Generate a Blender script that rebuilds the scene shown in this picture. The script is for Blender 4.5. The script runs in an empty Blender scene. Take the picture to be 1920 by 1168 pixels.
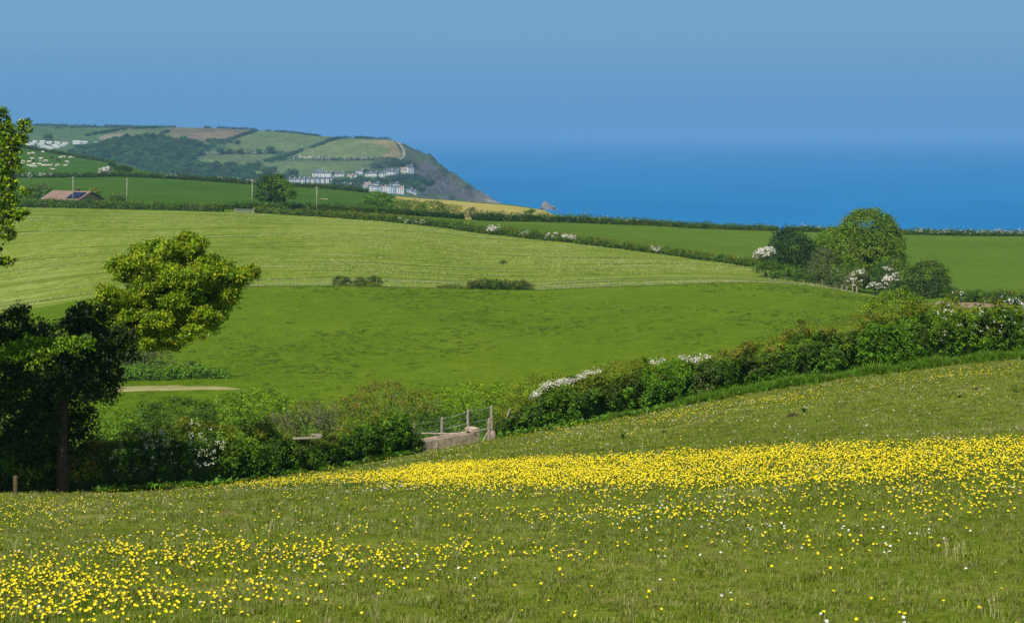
import bpy, bmesh, math, random
import numpy as np
from mathutils import Vector, Matrix
rng = np.random.default_rng(7)
random.seed(7)
C = bpy.context.scene.collection
SC = bpy.context.scene

# ------------------------------------------------------------------ camera, sky, sun, exposure
F = 3850.0            # focal length in pixels of the 1920 px wide photograph
HOR = 250.0           # row of the sea horizon
cam = bpy.data.cameras.new('camera')
cam.sensor_width = 36.0
cam.lens = 36.0 * F / 1920
cam.shift_y = -(584 - HOR) / 1920
cam.clip_start = 0.5
cam.clip_end = 150000
camo = bpy.data.objects.new('camera', cam)
C.objects.link(camo)
camo.location = (0, 0, 0)
camo.rotation_euler = (math.radians(90), 0, 0)
SC.camera = camo

SUN_EL, SUN_AZ = 53.0, -151.0     # azimuth measured clockwise from +Y (view direction)
W = bpy.data.worlds.new('World')
SC.world = W
W.use_nodes = True
nt = W.node_tree
nt.nodes.clear()
def N(nt, t, **k):
    n = nt.nodes.new(t)
    for a, b in k.items():
        setattr(n, a, b)
    return n
out = N(nt, 'ShaderNodeOutputWorld'); bg = N(nt, 'ShaderNodeBackground')
sky = N(nt, 'ShaderNodeTexSky', sky_type='NISHITA', sun_disc=False)
sky.sun_elevation = math.radians(SUN_EL)
sky.sun_rotation = math.radians(SUN_AZ)
sky.air_density = 1.0; sky.dust_density = 0.6; sky.ozone_density = 2.0
tc = N(nt, 'ShaderNodeTexCoord'); sep = N(nt, 'ShaderNodeSeparateXYZ')
ramp = N(nt, 'ShaderNodeValToRGB')
mr = N(nt, 'ShaderNodeMapRange'); mr.inputs[1].default_value = 0.0; mr.inputs[2].default_value = 0.10
cr = ramp.color_ramp
def lin(r, g, b, k=1.0):
    f = lambda v: (v / 255 / 12.92) if v / 255 <= 0.04045 else ((v / 255 + 0.055) / 1.055) ** 2.4
    return (f(r) * k, f(g) * k, f(b) * k)
stops = [(0.0, (98, 154, 207)), (0.14, (99, 153, 205)), (0.33, (108, 158, 202)), (0.50, (118, 163, 202)), (0.75, (118, 163, 203)), (1.0, (112, 160, 204))]
while len(cr.elements) < len(stops):
    cr.elements.new(0.5)
for e, (p, c) in zip(cr.elements, stops):
    e.position = p; e.color = (*lin(*c), 1)
sc10 = N(nt, 'ShaderNodeVectorMath', operation='SCALE'); sc10.inputs['Scale'].default_value = 1 / 0.07
mr2 = N(nt, 'ShaderNodeMapRange', interpolation_type='SMOOTHSTEP'); mr2.inputs[1].default_value = 0.09; mr2.inputs[2].default_value = 0.45
mix = N(nt, 'ShaderNodeMix', data_type='RGBA')
L = nt.links.new
L(tc.outputs['Generated'], sep.inputs[0]); L(sep.outputs[2], mr.inputs[0]); L(sep.outputs[2], mr2.inputs[0])
L(mr.outputs[0], ramp.inputs[0]); L(ramp.outputs[0], sc10.inputs[0])
L(sc10.outputs[0], mix.inputs[6]); L(sky.outputs[0], mix.inputs[7]); L(mr2.outputs[0], mix.inputs[0])
L(mix.outputs[2], bg.inputs[0]); bg.inputs[1].default_value = 0.07
L(bg.outputs[0], out.inputs[0])

sun = bpy.data.lights.new('sun', 'SUN'); sun.energy = 4.6; sun.angle = math.radians(0.5); sun.color = (1.0, 0.95, 0.86)
suno = bpy.data.objects.new('sun', sun); C.objects.link(suno)
az, el = math.radians(SUN_AZ), math.radians(SUN_EL)
sdir = Vector((math.sin(az) * math.cos(el), math.cos(az) * math.cos(el), math.sin(el)))
suno.rotation_euler = (-sdir).to_track_quat('-Z', 'Y').to_euler()
suno.location = sdir * 60

vs = SC.view_settings
vs.view_transform = 'Standard'; vs.look = 'None'; vs.gamma = 1; vs.use_curve_mapping = False; vs.exposure = 0.0
SC.cycles.use_denoising = True
SC.cycles.max_bounces = 6; SC.cycles.transparent_max_bounces = 8; SC.cycles.volume_bounces = 1
SC.cycles.use_adaptive_sampling = True

# ------------------------------------------------------------------ helpers
def tag(o, label=None, cat=None, group=None, kind=None):
    if label: o['label'] = label
    if cat: o['category'] = cat
    if group: o['group'] = group
    if kind: o['kind'] = kind
    return o
def empty(name, loc, rz=0.0, label=None, cat=None, group=None):
    o = bpy.data.objects.new(name, None); C.objects.link(o)
    o.location = loc; o.rotation_euler = (0, 0, rz); o.empty_display_size = 0.2
    return tag(o, label, cat, group)
def link(name, me, parent=None, world=True):
    o = bpy.data.objects.new(name, me); C.objects.link(o)
    if parent is not None:
        o.parent = parent
        if world:   # geometry was given in world coordinates
            o.matrix_parent_inverse = (Matrix.Translation(parent.location) @ parent.rotation_euler.to_matrix().to_4x4()).inverted()
    return o
def npmesh(name, V, Fc, mats=(), smooth=False, tint=None):
    me = bpy.data.meshes.new(name)
    V = np.ascontiguousarray(V, dtype=np.float32)
    Fc = np.ascontiguousarray(Fc, dtype=np.int32)
    n, k = Fc.shape
    me.vertices.add(len(V)); me.vertices.foreach_set('co', V.ravel())
    me.loops.add(n * k); me.loops.foreach_set('vertex_index', Fc.ravel())
    me.polygons.add(n)
    me.polygons.foreach_set('loop_start', np.arange(n, dtype=np.int32) * k)
    me.polygons.foreach_set('loop_total', np.full(n, k, dtype=np.int32))
    if smooth: me.polygons.foreach_set('use_smooth', np.ones(n, dtype=bool))
    if tint is not None:
        a = me.attributes.new('tint', 'FLOAT_COLOR', 'POINT')
        t = np.ones((len(V), 4), dtype=np.float32); t[:, :3] = tint
        a.data.foreach_set('color', t.ravel())
    for m in mats: me.materials.append(m)
    me.update(calc_edges=True)
    return me
def pymesh(name, V, Fc, mats=(), smooth=False, idx=None):
    me = bpy.data.meshes.new(name)
    me.from_pydata([tuple(v) for v in V], [], [tuple(f) for f in Fc])
    for m in mats: me.materials.append(m)
    if idx is not None: me.polygons.foreach_set('material_index', idx)
    if smooth: me.polygons.foreach_set('use_smooth', [True] * len(me.polygons))
    me.update()
    return me
def box_vf(x0, x1, y0, y1, z0, z1):
    V = [(x0, y0, z0), (x1, y0, z0), (x1, y1, z0), (x0, y1, z0), (x0, y0, z1), (x1, y0, z1), (x1, y1, z1), (x0, y1, z1)]
    Fc = [(0, 3, 2, 1), (4, 5, 6, 7), (0, 1, 5, 4), (1, 2, 6, 5), (2, 3, 7, 6), (3, 0, 4, 7)]
    return V, Fc
def bevel(me, w, seg=1):
    bm = bmesh.new(); bm.from_mesh(me)
    bmesh.ops.bevel(bm, geom=list(bm.edges), offset=w, segments=seg, affect='EDGES')
    bm.to_mesh(me); bm.free(); return me
def tube_vf(pts, rad, sides=7, cap=True, off=0):
    pts = [Vector(p) for p in pts]
    V, Fc = [], []
    for i, p in enumerate(pts):
        d = (pts[min(i + 1, len(pts) - 1)] - pts[max(i - 1, 0)]).normalized()
        a = d.cross(Vector((0.31, 0.87, 0.21))).normalized(); b = d.cross(a)
        r = rad[i] if hasattr(rad, '__len__') else rad
        for k in range(sides):
            t = 2 * math.pi * k / sides
            V.append(p + (a * math.cos(t) + b * math.sin(t)) * r)
    for i in range(len(pts) - 1):
        for k in range(sides):
            q = (k + 1) % sides
            Fc.append((off + i * sides + k, off + i * sides + q, off + (i + 1) * sides + q, off + (i + 1) * sides + k))
    if cap:
        Fc.append(tuple(off + k for k in range(sides))[::-1])
        Fc.append(tuple(off + (len(pts) - 1) * sides + k for k in range(sides)))
    return V, Fc
def snoise(x, y, s=0):
    return (np.sin(x * 1.0 + 1.7 * s + 1.3 * np.sin(y * 0.71 + s)) + np.sin(y * 1.13 + 2.1 * s + 1.1 * np.sin(x * 0.83 - s)) +
            0.6 * np.sin(x * 2.3 + y * 1.9 + 3.1 * s) + 0.4 * np.sin(x * 4.1 - y * 3.7 + s)) / 3.0
def P(px, py, Y):
    return Vector(((px - 960) / F * Y, Y, -(py - HOR) / F * Y))

# ------------------------------------------------------------------ materials
def mat(name, rgb, rough=0.8, var=0.15, scale=8.0, bump=0.0, bscale=None, spec=0.2, metal=0.0, var2=None, coord='Object'):
    m = bpy.data.materials.new(name); m.use_nodes = True
    t = m.node_tree; b = t.nodes['Principled BSDF']
    b.inputs['Roughness'].default_value = rough; b.inputs['Metallic'].default_value = metal
    b.inputs['Specular IOR Level'].default_value = spec
    tcn = N(t, 'ShaderNodeTexCoord')
    no = N(t, 'ShaderNodeTexNoise'); no.inputs['Scale'].default_value = scale; no.inputs['Detail'].default_value = 5
    t.links.new(tcn.outputs[coord], no.inputs['Vector'])
    r = N(t, 'ShaderNodeValToRGB'); e = r.color_ramp.elements
    e[0].position = 0.3; e[1].position = 0.7
    lo = var2 if var2 else tuple(c * (1 - var) for c in rgb)
    hi = tuple(min(1, c * (1 + var)) for c in rgb)
    e[0].color = (*lo, 1); e[1].color = (*hi, 1)
    t.links.new(no.outputs[0], r.inputs[0]); t.links.new(r.outputs[0], b.inputs['Base Color'])
    if bump:
        n2 = N(t, 'ShaderNodeTexNoise'); n2.inputs['Scale'].default_value = bscale or scale * 4; n2.inputs['Detail'].default_value = 4
        t.links.new(tcn.outputs[coord], n2.inputs['Vector'])
        bp = N(t, 'ShaderNodeBump'); bp.inputs['Strength'].default_value = 1.0; bp.inputs['Distance'].default_value = bump
        t.links.new(n2.outputs[0], bp.inputs['Height']); t.links.new(bp.outputs[0], b.inputs['Normal'])
    return m
def leaf_mat(name, trans=0.3, objvar=0.0):
    m = bpy.data.materials.new(name); m.use_nodes = True
    t = m.node_tree; b = t.nodes['Principled BSDF']; o = t.nodes['Material Output']
    b.inputs['Roughness'].default_value = 0.55; b.inputs['Specular IOR Level'].default_value = 0.25
    at = N(t, 'ShaderNodeAttribute', attribute_name='tint')
    col = at.outputs['Color']
    if objvar:
        oi = N(t, 'ShaderNodeObjectInfo'); hs = N(t, 'ShaderNodeHueSaturation')
        mm = N(t, 'ShaderNodeMapRange'); mm.inputs[3].default_value = 1 - objvar; mm.inputs[4].default_value = 1 + objvar
        mh = N(t, 'ShaderNodeMapRange'); mh.inputs[3].default_value = 0.5 - 0.05 * objvar; mh.inputs[4].default_value = 0.5 + 0.05 * objvar
        t.links.new(oi.outputs['Random'], mm.inputs[0]); t.links.new(oi.outputs['Random'], mh.inputs[0])
        t.links.new(mm.outputs[0], hs.inputs['Value']); t.links.new(mh.outputs[0], hs.inputs['Hue']); t.links.new(col, hs.inputs['Color'])
        col = hs.outputs[0]
    t.links.new(col, b.inputs['Base Color'])
    tr = N(t, 'ShaderNodeBsdfTranslucent'); mx = N(t, 'ShaderNodeMixShader'); mx.inputs[0].default_value = trans
    g = N(t, 'ShaderNodeVectorMath', operation='MULTIPLY'); g.inputs[1].default_value = (1.25, 1.25, 0.6)
    t.links.new(col, g.inputs[0]); t.links.new(g.outputs[0], tr.inputs[0])
    t.links.new(b.outputs[0], mx.inputs[1]); t.links.new(tr.outputs[0], mx.inputs[2]); t.links.new(mx.outputs[0], o.inputs[0])
    return m
LEAF = leaf_mat('leaf', 0.22); FAR_LEAF = leaf_mat('distant_leaf', 0.2, 0.5); GRASSM = leaf_mat('grass_blade', 0.25, 0.35)
BARK = mat('bark', (0.05, 0.04, 0.028), 0.9, 0.4, 6, 0.02)
TWIG = mat('grey_twig', (0.22, 0.20, 0.17), 0.9, 0.3, 6)
WOOD = mat('weathered_wood', (0.40, 0.34, 0.25), 0.85, 0.25, 9, 0.004, 40)
POLE = mat('pole_wood', (0.42, 0.38, 0.30), 0.8, 0.15, 2)
WIRE = mat('galvanised_wire', (0.35, 0.36, 0.36), 0.5, 0.1, 5, metal=0.6)
CONC = mat('concrete', (0.58, 0.45, 0.33), 0.9, 0.22, 5, 0.006, 40, var2=(0.36, 0.27, 0.20))
WHITE = mat('white_render', (0.78, 0.78, 0.76), 0.7, 0.05, 0.5)
CREAM = mat('cream_render', (0.72, 0.72, 0.52), 0.7, 0.05, 0.5)
PALEB = mat('pale_blue_render', (0.55, 0.63, 0.72), 0.7, 0.05, 0.5)
SLATE = mat('slate_roof', (0.12, 0.12, 0.15), 0.6, 0.15, 1.0)
PINKT = mat('pinkish_tile', (0.33, 0.22, 0.19), 0.8, 0.15, 1.0)
GLASS = mat('window_glass', (0.04, 0.05, 0.06), 0.1, 0.1, 1.0, spec=0.5)
SOIL = mat('mole_soil', (0.045, 0.028, 0.018), 0.95, 0.4, 30, 0.01, 60)

# ------------------------------------------------------------------ terrain
def ln(pts):  # [(px, value)...] -> interpolator
    a = np.array(pts, dtype=float)
    return lambda p: sum(np.interp(np.asarray(p, float) + d, a[:, 0], a[:, 1]) for d in (-24., -12., 0., 12., 24.)) / 5
# every line: (Y(px), py(px)); the ground goes smoothly through all of them
mY = ln([(0, 66), (400, 70), (900, 80), (1400, 86), (1920, 90)])
mP = ln([(-600, 935), (0, 924), (180, 924), (400, 912), (550, 891), (700, 866), (800, 847), (900, 829), (1000, 811), (1200, 777), (1400, 738), (1600, 707), (1800, 682), (1920, 672), (2600, 640)])
vY = ln([(0, 190), (1920, 190)])
vP = ln([(0, 772), (700, 770), (1000, 750), (1300, 705), (1600, 645), (1920, 625)])
fY = ln([(0, 330), (1350, 330), (1600, 343), (1700, 318), (1920, 305)])
fP = ln([(-300, 610), (0, 588), (220, 552), (450, 538), (620, 534), (840, 541), (1000, 543), (1140, 537), (1350, 530), (1460, 531), (1540, 538), (1600, 549), (1700, 566), (1800, 566), (1920, 571)])
aY0 = ln([(0, 540), (500, 530), (900, 495), (1240, 430), (1420, 385), (1540, 358), (1600, 346), (1920, 306)])
aP0 = ln([(0, 387), (100, 389), (420, 397), (500, 401), (700, 413), (800, 422), (900, 437), (1000, 449), (1080, 456), (1240, 475), (1420, 503), (1500, 524), (1600, 547), (1700, 565), (1800, 565.5), (1920, 570.5)])
bY = ln([(0, 546), (420, 552), (700, 580), (900, 620), (1100, 640), (1920, 660)])
bP = ln([(0, 385), (420, 393), (600, 396), (700, 401), (800, 406), (900, 413), (1000, 416), (1100, 419), (1200, 423), (1300, 428), (1450, 433), (1700, 441), (1920, 443)])
dY = ln([(0, 900), (700, 900), (1040, 880), (1920, 850)])
dP = ln([(0, 333), (170, 333), (230, 332), (350, 338), (470, 346), (600, 353), (680, 361), (760, 371), (850, 377), (960, 385), (1040, 397), (1080, 440), (1920, 470)])
eY = ln([(0, 1400), (1920, 1400)])
eP = ln([(-300, 262), (0, 270), (40, 277), (160, 298), (230, 309), (270, 320), (310, 334), (350, 346), (500, 362), (700, 388), (1000, 430), (1920, 500)])
def knots(px):
    px = np.asarray(px, dtype=float)
    o = np.ones_like(px)
    Ys, Zs = [], []
    def add(Y, py=None, Z=None):
        Y = Y * o
        Ys.append(Y); Zs.append(Z * o if Z is not None else -(py - HOR) / F * Y)
    add(-60, Z=2.2); add(0, Z=-1.6)
    add(14, py=1192 * o)
    add(24, py=ln([(0, 1040), (1000, 1003), (1920, 942)])(px))
    add(40, py=ln([(0, 975), (960, 905), (1920, 812)])(px))
    add(mY(px), mP(px)); add(vY(px), vP(px)); add(fY(px), fP(px))
    ya = np.maximum(aY0(px), Ys[-1] + 1.0); add(ya, aP0(px))
    add(bY(px), bP(px)); add(dY(px), dP(px)); add(eY(px), eP(px)); add(1900, Z=-101.5)
    return np.stack(Ys, -1), np.stack(Zs, -1)
def pchip(Yk, Zk, y):
    h = np.diff(Yk, axis=-1); dl = np.diff(Zk, axis=-1) / h
    m = np.zeros_like(Zk)
    w1 = 2 * h[..., 1:] + h[..., :-1]; w2 = h[..., 1:] + 2 * h[..., :-1]
    s = (dl[..., :-1] * dl[..., 1:]) > 0
    with np.errstate(divide='ignore', invalid='ignore'):
        hm = (w1 + w2) / (w1 / dl[..., :-1] + w2 / dl[..., 1:])
    m[..., 1:-1] = np.where(s, hm, 0); m[..., 0] = dl[..., 0]; m[..., -1] = dl[..., -1]
    y = np.clip(y, Yk[..., 0], Yk[..., -1])
    i = np.clip((Yk <= y[..., None]).sum(-1) - 1, 0, Yk.shape[-1] - 2)
    g = lambda a, j: np.take_along_axis(a, j[..., None], -1)[..., 0]
    hh = g(h, i); t = (y - g(Yk, i)) / hh
    z0, z1, m0, m1 = g(Zk, i), g(Zk, i + 1), g(m, i), g(m, i + 1)
    return (2*t**3 - 3*t**2 + 1) * z0 + (t**3 - 2*t**2 + t) * hh * m0 + (-2*t**3 + 3*t**2) * z1 + (t**3 - t**2) * hh * m1
def ground(X, Y):
    X = np.asarray(X, dtype=float); Y = np.asarray(Y, dtype=float)
    px = 960 + F * X / np.maximum(Y, 14)
    Yk, Zk = knots(px)
    z = pchip(Yk, Zk, Y)
    far = np.clip((Y - 100) / 100, 0, 1)
    z = z + (1 - far) * (0.035 * snoise(X * 0.9, Y * 0.7, 1) + 0.015 * snoise(X * 3.1, Y * 2.7, 2)) * np.clip((Y-5)/10,0,1)
    z = z + far * 0.22 * snoise(X * 0.06, Y * 0.05, 3) * np.clip((2000-Y)/500, 0, 1)
    return z
def gz(x, y): return float(ground(np.array([x]), np.array([y]))[0])
def gp(px, Y, dz=0.0):
    x = (px - 960) / F * Y
    return Vector((x, Y, gz(x, Y) + dz))
def find(px, py, Y0, Y1, n=240):       # the ground point seen at that pixel between two distances
    Y = np.linspace(Y0, Y1, n); X = (px - 960) / F * Y
    r = HOR - F * ground(X, Y) / Y
    i = int(np.argmin(np.abs(r - py)))
    return Vector((X[i], Y[i], ground(X[i:i+1], Y[i:i+1])[0]))
cols = np.unique(np.concatenate([np.arange(-1800, -200, 50), np.arange(-200, 2120, 7), np.arange(2120, 3800, 50)])).astype(float)
def patch(name, k0, k1, rows, m, cmin=-1e9, cmax=1e9, power=1.0):
    c = cols[(cols >= cmin) & (cols <= cmax)]
    Yk, _ = knots(c)
    t = np.linspace(0, 1, rows + 1) ** power
    G = Yk[:, k0][None, :] * (1 - t[:, None]) + Yk[:, k1][None, :] * t[:, None]
    X = (c[None, :] - 960) / F * np.maximum(G, 14)
    Z = ground(X, G)
    nr, nc = G.shape
    V = np.stack([X, G, Z], -1).reshape(-1, 3)
    i = np.arange(nr - 1)[:, None] * nc + np.arange(nc - 1)[None, :]
    Fc = np.stack([i, i + 1, i + nc + 1, i + nc], -1).reshape(-1, 4)
    me = npmesh(name, V, Fc, [m], True)
    o = link(name, me); tag(o, kind='structure'); return o

def ground_mat(name, stops, big=0.02, mid=0.25, fine=3.0, bump=0.06, extra=None, stretch=1.0):
    """colour from three scales of noise through a ramp; extra(t, tc, colour) may add to it"""
    m = bpy.data.materials.new(name); m.use_nodes = True
    t = m.node_tree; b = t.nodes['Principled BSDF']
    b.inputs['Roughness'].default_value = 0.95; b.inputs['Specular IOR Level'].default_value = 0.05
    tcn = N(t, 'ShaderNodeTexCoord'); mp = N(t, 'ShaderNodeMapping'); mp.inputs['Scale'].default_value = (1, stretch, 1)
    t.links.new(tcn.outputs['Object'], mp.inputs[0])
    acc = None
    for s, w in ((big, 0.4), (mid, 0.35), (fine, 0.45)):
        no = N(t, 'ShaderNodeTexNoise'); no.inputs['Scale'].default_value = s; no.inputs['Detail'].default_value = 6; no.inputs['Roughness'].default_value = 0.62
        t.links.new(mp.outputs[0], no.inputs['Vector'])
        ma = N(t, 'ShaderNodeMath', operation='MULTIPLY_ADD'); ma.inputs[1].default_value = w
        t.links.new(no.outputs[0], ma.inputs[0])
        if acc is not None: t.links.new(acc, ma.inputs[2])
        else: ma.inputs[2].default_value = -0.1
        acc = ma.outputs[0]; last = no
    r = N(t, 'ShaderNodeValToRGB')
    while len(r.color_ramp.elements) < len(stops): r.color_ramp.elements.new(0.5)
    for e, (p, c) in zip(r.color_ramp.elements, stops):
        e.position = p; e.color = (*c, 1)
    t.links.new(acc, r.inputs[0])
    col = r.outputs[0]
    if extra: col = extra(t, tcn, col)
    t.links.new(col, b.inputs['Base Color'])
    bp = N(t, 'ShaderNodeBump'); bp.inputs['Distance'].default_value = bump; bp.inputs['Strength'].default_value = 1.0
    t.links.new(last.outputs[0], bp.inputs['Height']); t.links.new(bp.outputs[0], b.inputs['Normal'])
    return m
def mixc(t, fac, a, bcol):
    mx = N(t, 'ShaderNodeMix', data_type='RGBA')
    if hasattr(fac, 'links') or not isinstance(fac, float): t.links.new(fac, mx.inputs[0])
    else: mx.inputs[0].default_value = fac
    t.links.new(a, mx.inputs[6]); mx.inputs[7].default_value = (*bcol, 1)
    return mx.outputs[2]
def hay_lines(t, tcn, col):
    """dark wheel tracks and pale swaths left by the mower, running across the field"""
    sp = N(t, 'ShaderNodeSeparateXYZ'); t.links.new(tcn.outputs['Object'], sp.inputs[0])
    wob = N(t, 'ShaderNodeTexNoise'); wob.inputs['Scale'].default_value = 0.012; wob.inputs['Detail'].default_value = 1
    t.links.new(tcn.outputs['Object'], wob.inputs['Vector'])
    yy = N(t, 'ShaderNodeMath', operation='MULTIPLY_ADD'); yy.inputs[1].default_value = 34.0
    t.links.new(wob.outputs[0], yy.inputs[0]); t.links.new(sp.outputs[1], yy.inputs[2])
    xs = N(t, 'ShaderNodeMath', operation='MULTIPLY_ADD'); xs.inputs[1].default_value = 0.05
    t.links.new(sp.outputs[0], xs.inputs[0]); t.links.new(yy.outputs[0], xs.inputs[2])
    for period, width, colr, seed, thr in ((17.0, 0.07, (0.03, 0.06, 0.003), 0.0, 0.40), (11.0, 0.07, (0.04, 0.075, 0.004), 5.3, 0.50), (23.0, 0.05, (0.03, 0.06, 0.004), 8.3, 0.42), (6.0, 0.14, (0.42, 0.46, 0.20), 2.0, 0.52)):
        dv = N(t, 'ShaderNodeMath', operation='MULTIPLY_ADD'); dv.inputs[1].default_value = 1 / period; dv.inputs[2].default_value = seed
        t.links.new(xs.outputs[0], dv.inputs[0])
        fr = N(t, 'ShaderNodeMath', operation='FRACT'); t.links.new(dv.outputs[0], fr.inputs[0])
        pp = N(t, 'ShaderNodeMath', operation='PINGPONG'); pp.inputs[1].default_value = 0.5; t.links.new(fr.outputs[0], pp.inputs[0])
        mrn = N(t, 'ShaderNodeMapRange'); mrn.inputs[1].default_value = width; mrn.inputs[2].default_value = 0.0
        t.links.new(pp.outputs[0], mrn.inputs[0])
        brk = N(t, 'ShaderNodeTexNoise', noise_dimensions='3D'); brk.inputs['Scale'].default_value = 1.0; brk.inputs['Detail'].default_value = 2
        mpp = N(t, 'ShaderNodeMapping'); mpp.inputs['Scale'].default_value = (0.03, 0.12, 0.1); mpp.inputs['Location'].default_value = (seed, seed, 0)
        t.links.new(tcn.outputs['Object'], mpp.inputs[0]); t.links.new(mpp.outputs[0], brk.inputs['Vector'])
        st = N(t, 'ShaderNodeMapRange'); st.inputs[1].default_value = thr; st.inputs[2].default_value = thr + 0.14
        t.links.new(brk.outputs[0], st.inputs[0])
        mu = N(t, 'ShaderNodeMath', operation='MULTIPLY'); t.links.new(mrn.outputs[0], mu.inputs[0]); t.links.new(st.outputs[0], mu.inputs[1])
        m8 = N(t, 'ShaderNodeMath', operation='MULTIPLY'); m8.inputs[1].default_value = 0.8; t.links.new(mu.outputs[0], m8.inputs[0])
        col = mixc(t, m8.outputs[0], col, colr)
    return col
MEADOW = ground_mat('meadow_turf', [(0.36, (0.070, 0.105, 0.005)), (0.46, (0.125, 0.170, 0.010)), (0.55, (0.18, 0.215, 0.022)), (0.66, (0.33, 0.27, 0.11))], 0.10, 0.7, 12, 0.04)
PASTURE = ground_mat('pasture_turf', [(0.34, (0.045, 0.090, 0.001)), (0.45, (0.095, 0.165, 0.002)), (0.56, (0.130, 0.200, 0.005)), (0.68, (0.20, 0.27, 0.02))], 0.02, 0.5, 1.9, 0.35, stretch=.5)
HAY = ground_mat('mown_grass', [(0.36, (0.085, 0.14, 0.006)), (0.46, (0.165, 0.230, 0.018)), (0.57, (0.23, 0.295, 0.04)), (0.68, (0.36, 0.40, 0.12))], 0.02, 0.45, 2.3, 0.35, hay_lines, stretch=.4)
FARP = ground_mat('far_pasture_turf', [(0.30, (0.055, 0.11, 0.003)), (0.5, (0.095, 0.165, 0.008)), (0.72, (0.14, 0.21, 0.02))], 0.02, 0.2, 1.2, 0.3, stretch=.5)
DARKP = ground_mat('crop_green', [(0.34, (0.034, 0.085, 0.004)), (0.5, (0.052, 0.12, 0.007)), (0.68, (0.085, 0.16, 0.015))], 0.02, 0.1, 0.9, 0.2, stretch=.5)
GOLD = ground_mat('ripe_barley', [(0.30, (0.27, 0.24, 0.05)), (0.5, (0.40, 0.34, 0.09)), (0.75, (0.50, 0.42, 0.13))], 0.02, 0.1, 0.9, 0.2)
EARTH = ground_mat('bare_earth', [(0.30, (0.22, 0.15, 0.09)), (0.5, (0.33, 0.23, 0.14)), (0.75, (0.42, 0.31, 0.2))], 0.1, 0.8, 5, 0.1)
SAND = ground_mat('dry_track', [(0.30, (0.20, 0.19, 0.07)), (0.5, (0.30, 0.28, 0.11)), (0.75, (0.40, 0.36, 0.17))], 0.1, 0.8, 5, 0.1)

patch('meadow', 0, 2, 16, MEADOW)
patch('meadow', 2, 5, 170, MEADOW)
patch('valley_floor', 5, 6, 40, FARP)
patch('pasture', 6, 7, 90, PASTURE)
patch('mown_field', 7, 8, 80, HAY)
patch('far_pasture', 8, 9, 40, FARP)
patch('crop_field', 9, 10, 50, DARKP, cmax=737)
patch('barley_field', 9, 10, 50, GOLD, cmin=737)
patch('hill_pasture', 10, 11, 40, DARKP)
patch('coastal_slope', 11, 12, 20, FARP)

# bare soil and the dry track: thin sheets draped on the ground
def drape(name, cx_px, Y, rx, ry, m, lift, seed, n=40):
    c = gp(cx_px, Y); V = [(c.x, c.y, gz(c.x, c.y) + lift)]; Fc = []
    th = np.linspace(0, 2 * np.pi, n, endpoint=False)
    R = 6
    for k in range(1, R + 1):
        wob = 1 + 0.22 * np.sin(th * 3 + seed) + 0.13 * np.sin(th * 7 + 2 * seed) + 0.06 * np.sin(th * 13 + seed)
        f = k / R
        x = c.x + rx * f * np.cos(th) * wob; y = c.y + ry * f * np.sin(th) * wob
        z = ground(x, y) + lift * (1.0 if k < R else 0.1)
        V += list(zip(x, y, z))
    for j in range(n): Fc.append((0, 1 + j, 1 + (j + 1) % n))
    for k in range(R - 1):
        for j in range(n):
            a = 1 + k * n + j; b = 1 + k * n + (j + 1) % n
            Fc.append((a, a + n, b + n, b))
    o = link(name, pymesh(name, V, Fc, [m], True)); tag(o, kind='structure'); return o
drape('bare_soil', 1808, 291, 4.6, 11, EARTH, 0.30, 1.3)
drape('dry_track', 305, 206, 6.6, 1.5, SAND, 0.20, 2.2)
drape('bare_soil', 1065, 497, 1.5, 3, SAND, 0.15, 0.7)
drape('bare_soil', 608, 700, 1.4, 4, SAND, 0.2, 3.0)

# sea
def sea_mat():
    m = bpy.data.materials.new('sea_water'); m.use_nodes = True
    t = m.node_tree; b = t.nodes['Principled BSDF']
    b.inputs['Base Color'].default_value = (0.012, 0.19, 0.50, 1)
    b.inputs['Roughness'].default_value = 0.55; b.inputs['Specular IOR Level'].default_value = 0.06
    tcn = N(t, 'ShaderNodeTexCoord')
    no = N(t, 'ShaderNodeTexNoise'); no.inputs['Scale'].default_value = 0.02; no.inputs['Detail'].default_value = 6
    mp = N(t, 'ShaderNodeMapping'); mp.inputs['Scale'].default_value = (1, 0.35, 1)
    t.links.new(tcn.outputs['Object'], mp.inputs[0]); t.links.new(mp.outputs[0], no.inputs['Vector'])
    bp = N(t, 'ShaderNodeBump'); bp.inputs['Distance'].default_value = 6.0; bp.inputs['Strength'].default_value = 0.6
    t.links.new(no.outputs[0], bp.inputs['Height']); t.links.new(bp.outputs[0], b.inputs['Normal'])
    r = N(t, 'ShaderNodeValToRGB'); r.color_ramp.elements[0].position = .38; r.color_ramp.elements[1].position = .62
    r.color_ramp.elements[0].color = (0.0, 0.158, 0.41, 1); r.color_ramp.elements[1].color = (0.002, 0.178, 0.445, 1)
    n2 = N(t, 'ShaderNodeTexNoise'); n2.inputs['Scale'].default_value = 0.004; n2.inputs['Detail'].default_value = 8
    t.links.new(mp.outputs[0], n2.inputs['Vector']); t.links.new(n2.outputs[0], r.inputs[0]); t.links.new(r.outputs[0], b.inputs['Base Color'])
    return m
xs_ = np.linspace(-48000, 48000, 25); ys_ = np.array([1200, 2000, 3000, 5000, 8000, 14000, 24000, 40000, 60000.])
Xg, Yg = np.meshgrid(xs_, ys_)
Vv = np.stack([Xg, Yg, np.full_like(Xg, -100.0)], -1).reshape(-1, 3)
ii = np.arange(len(ys_) - 1)[:, None] * 25 + np.arange(24)[None, :]
tag(link('sea', npmesh('sea', Vv, np.stack([ii, ii + 1, ii + 26, ii + 25], -1).reshape(-1, 4), [sea_mat()])), kind='structure')

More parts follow.
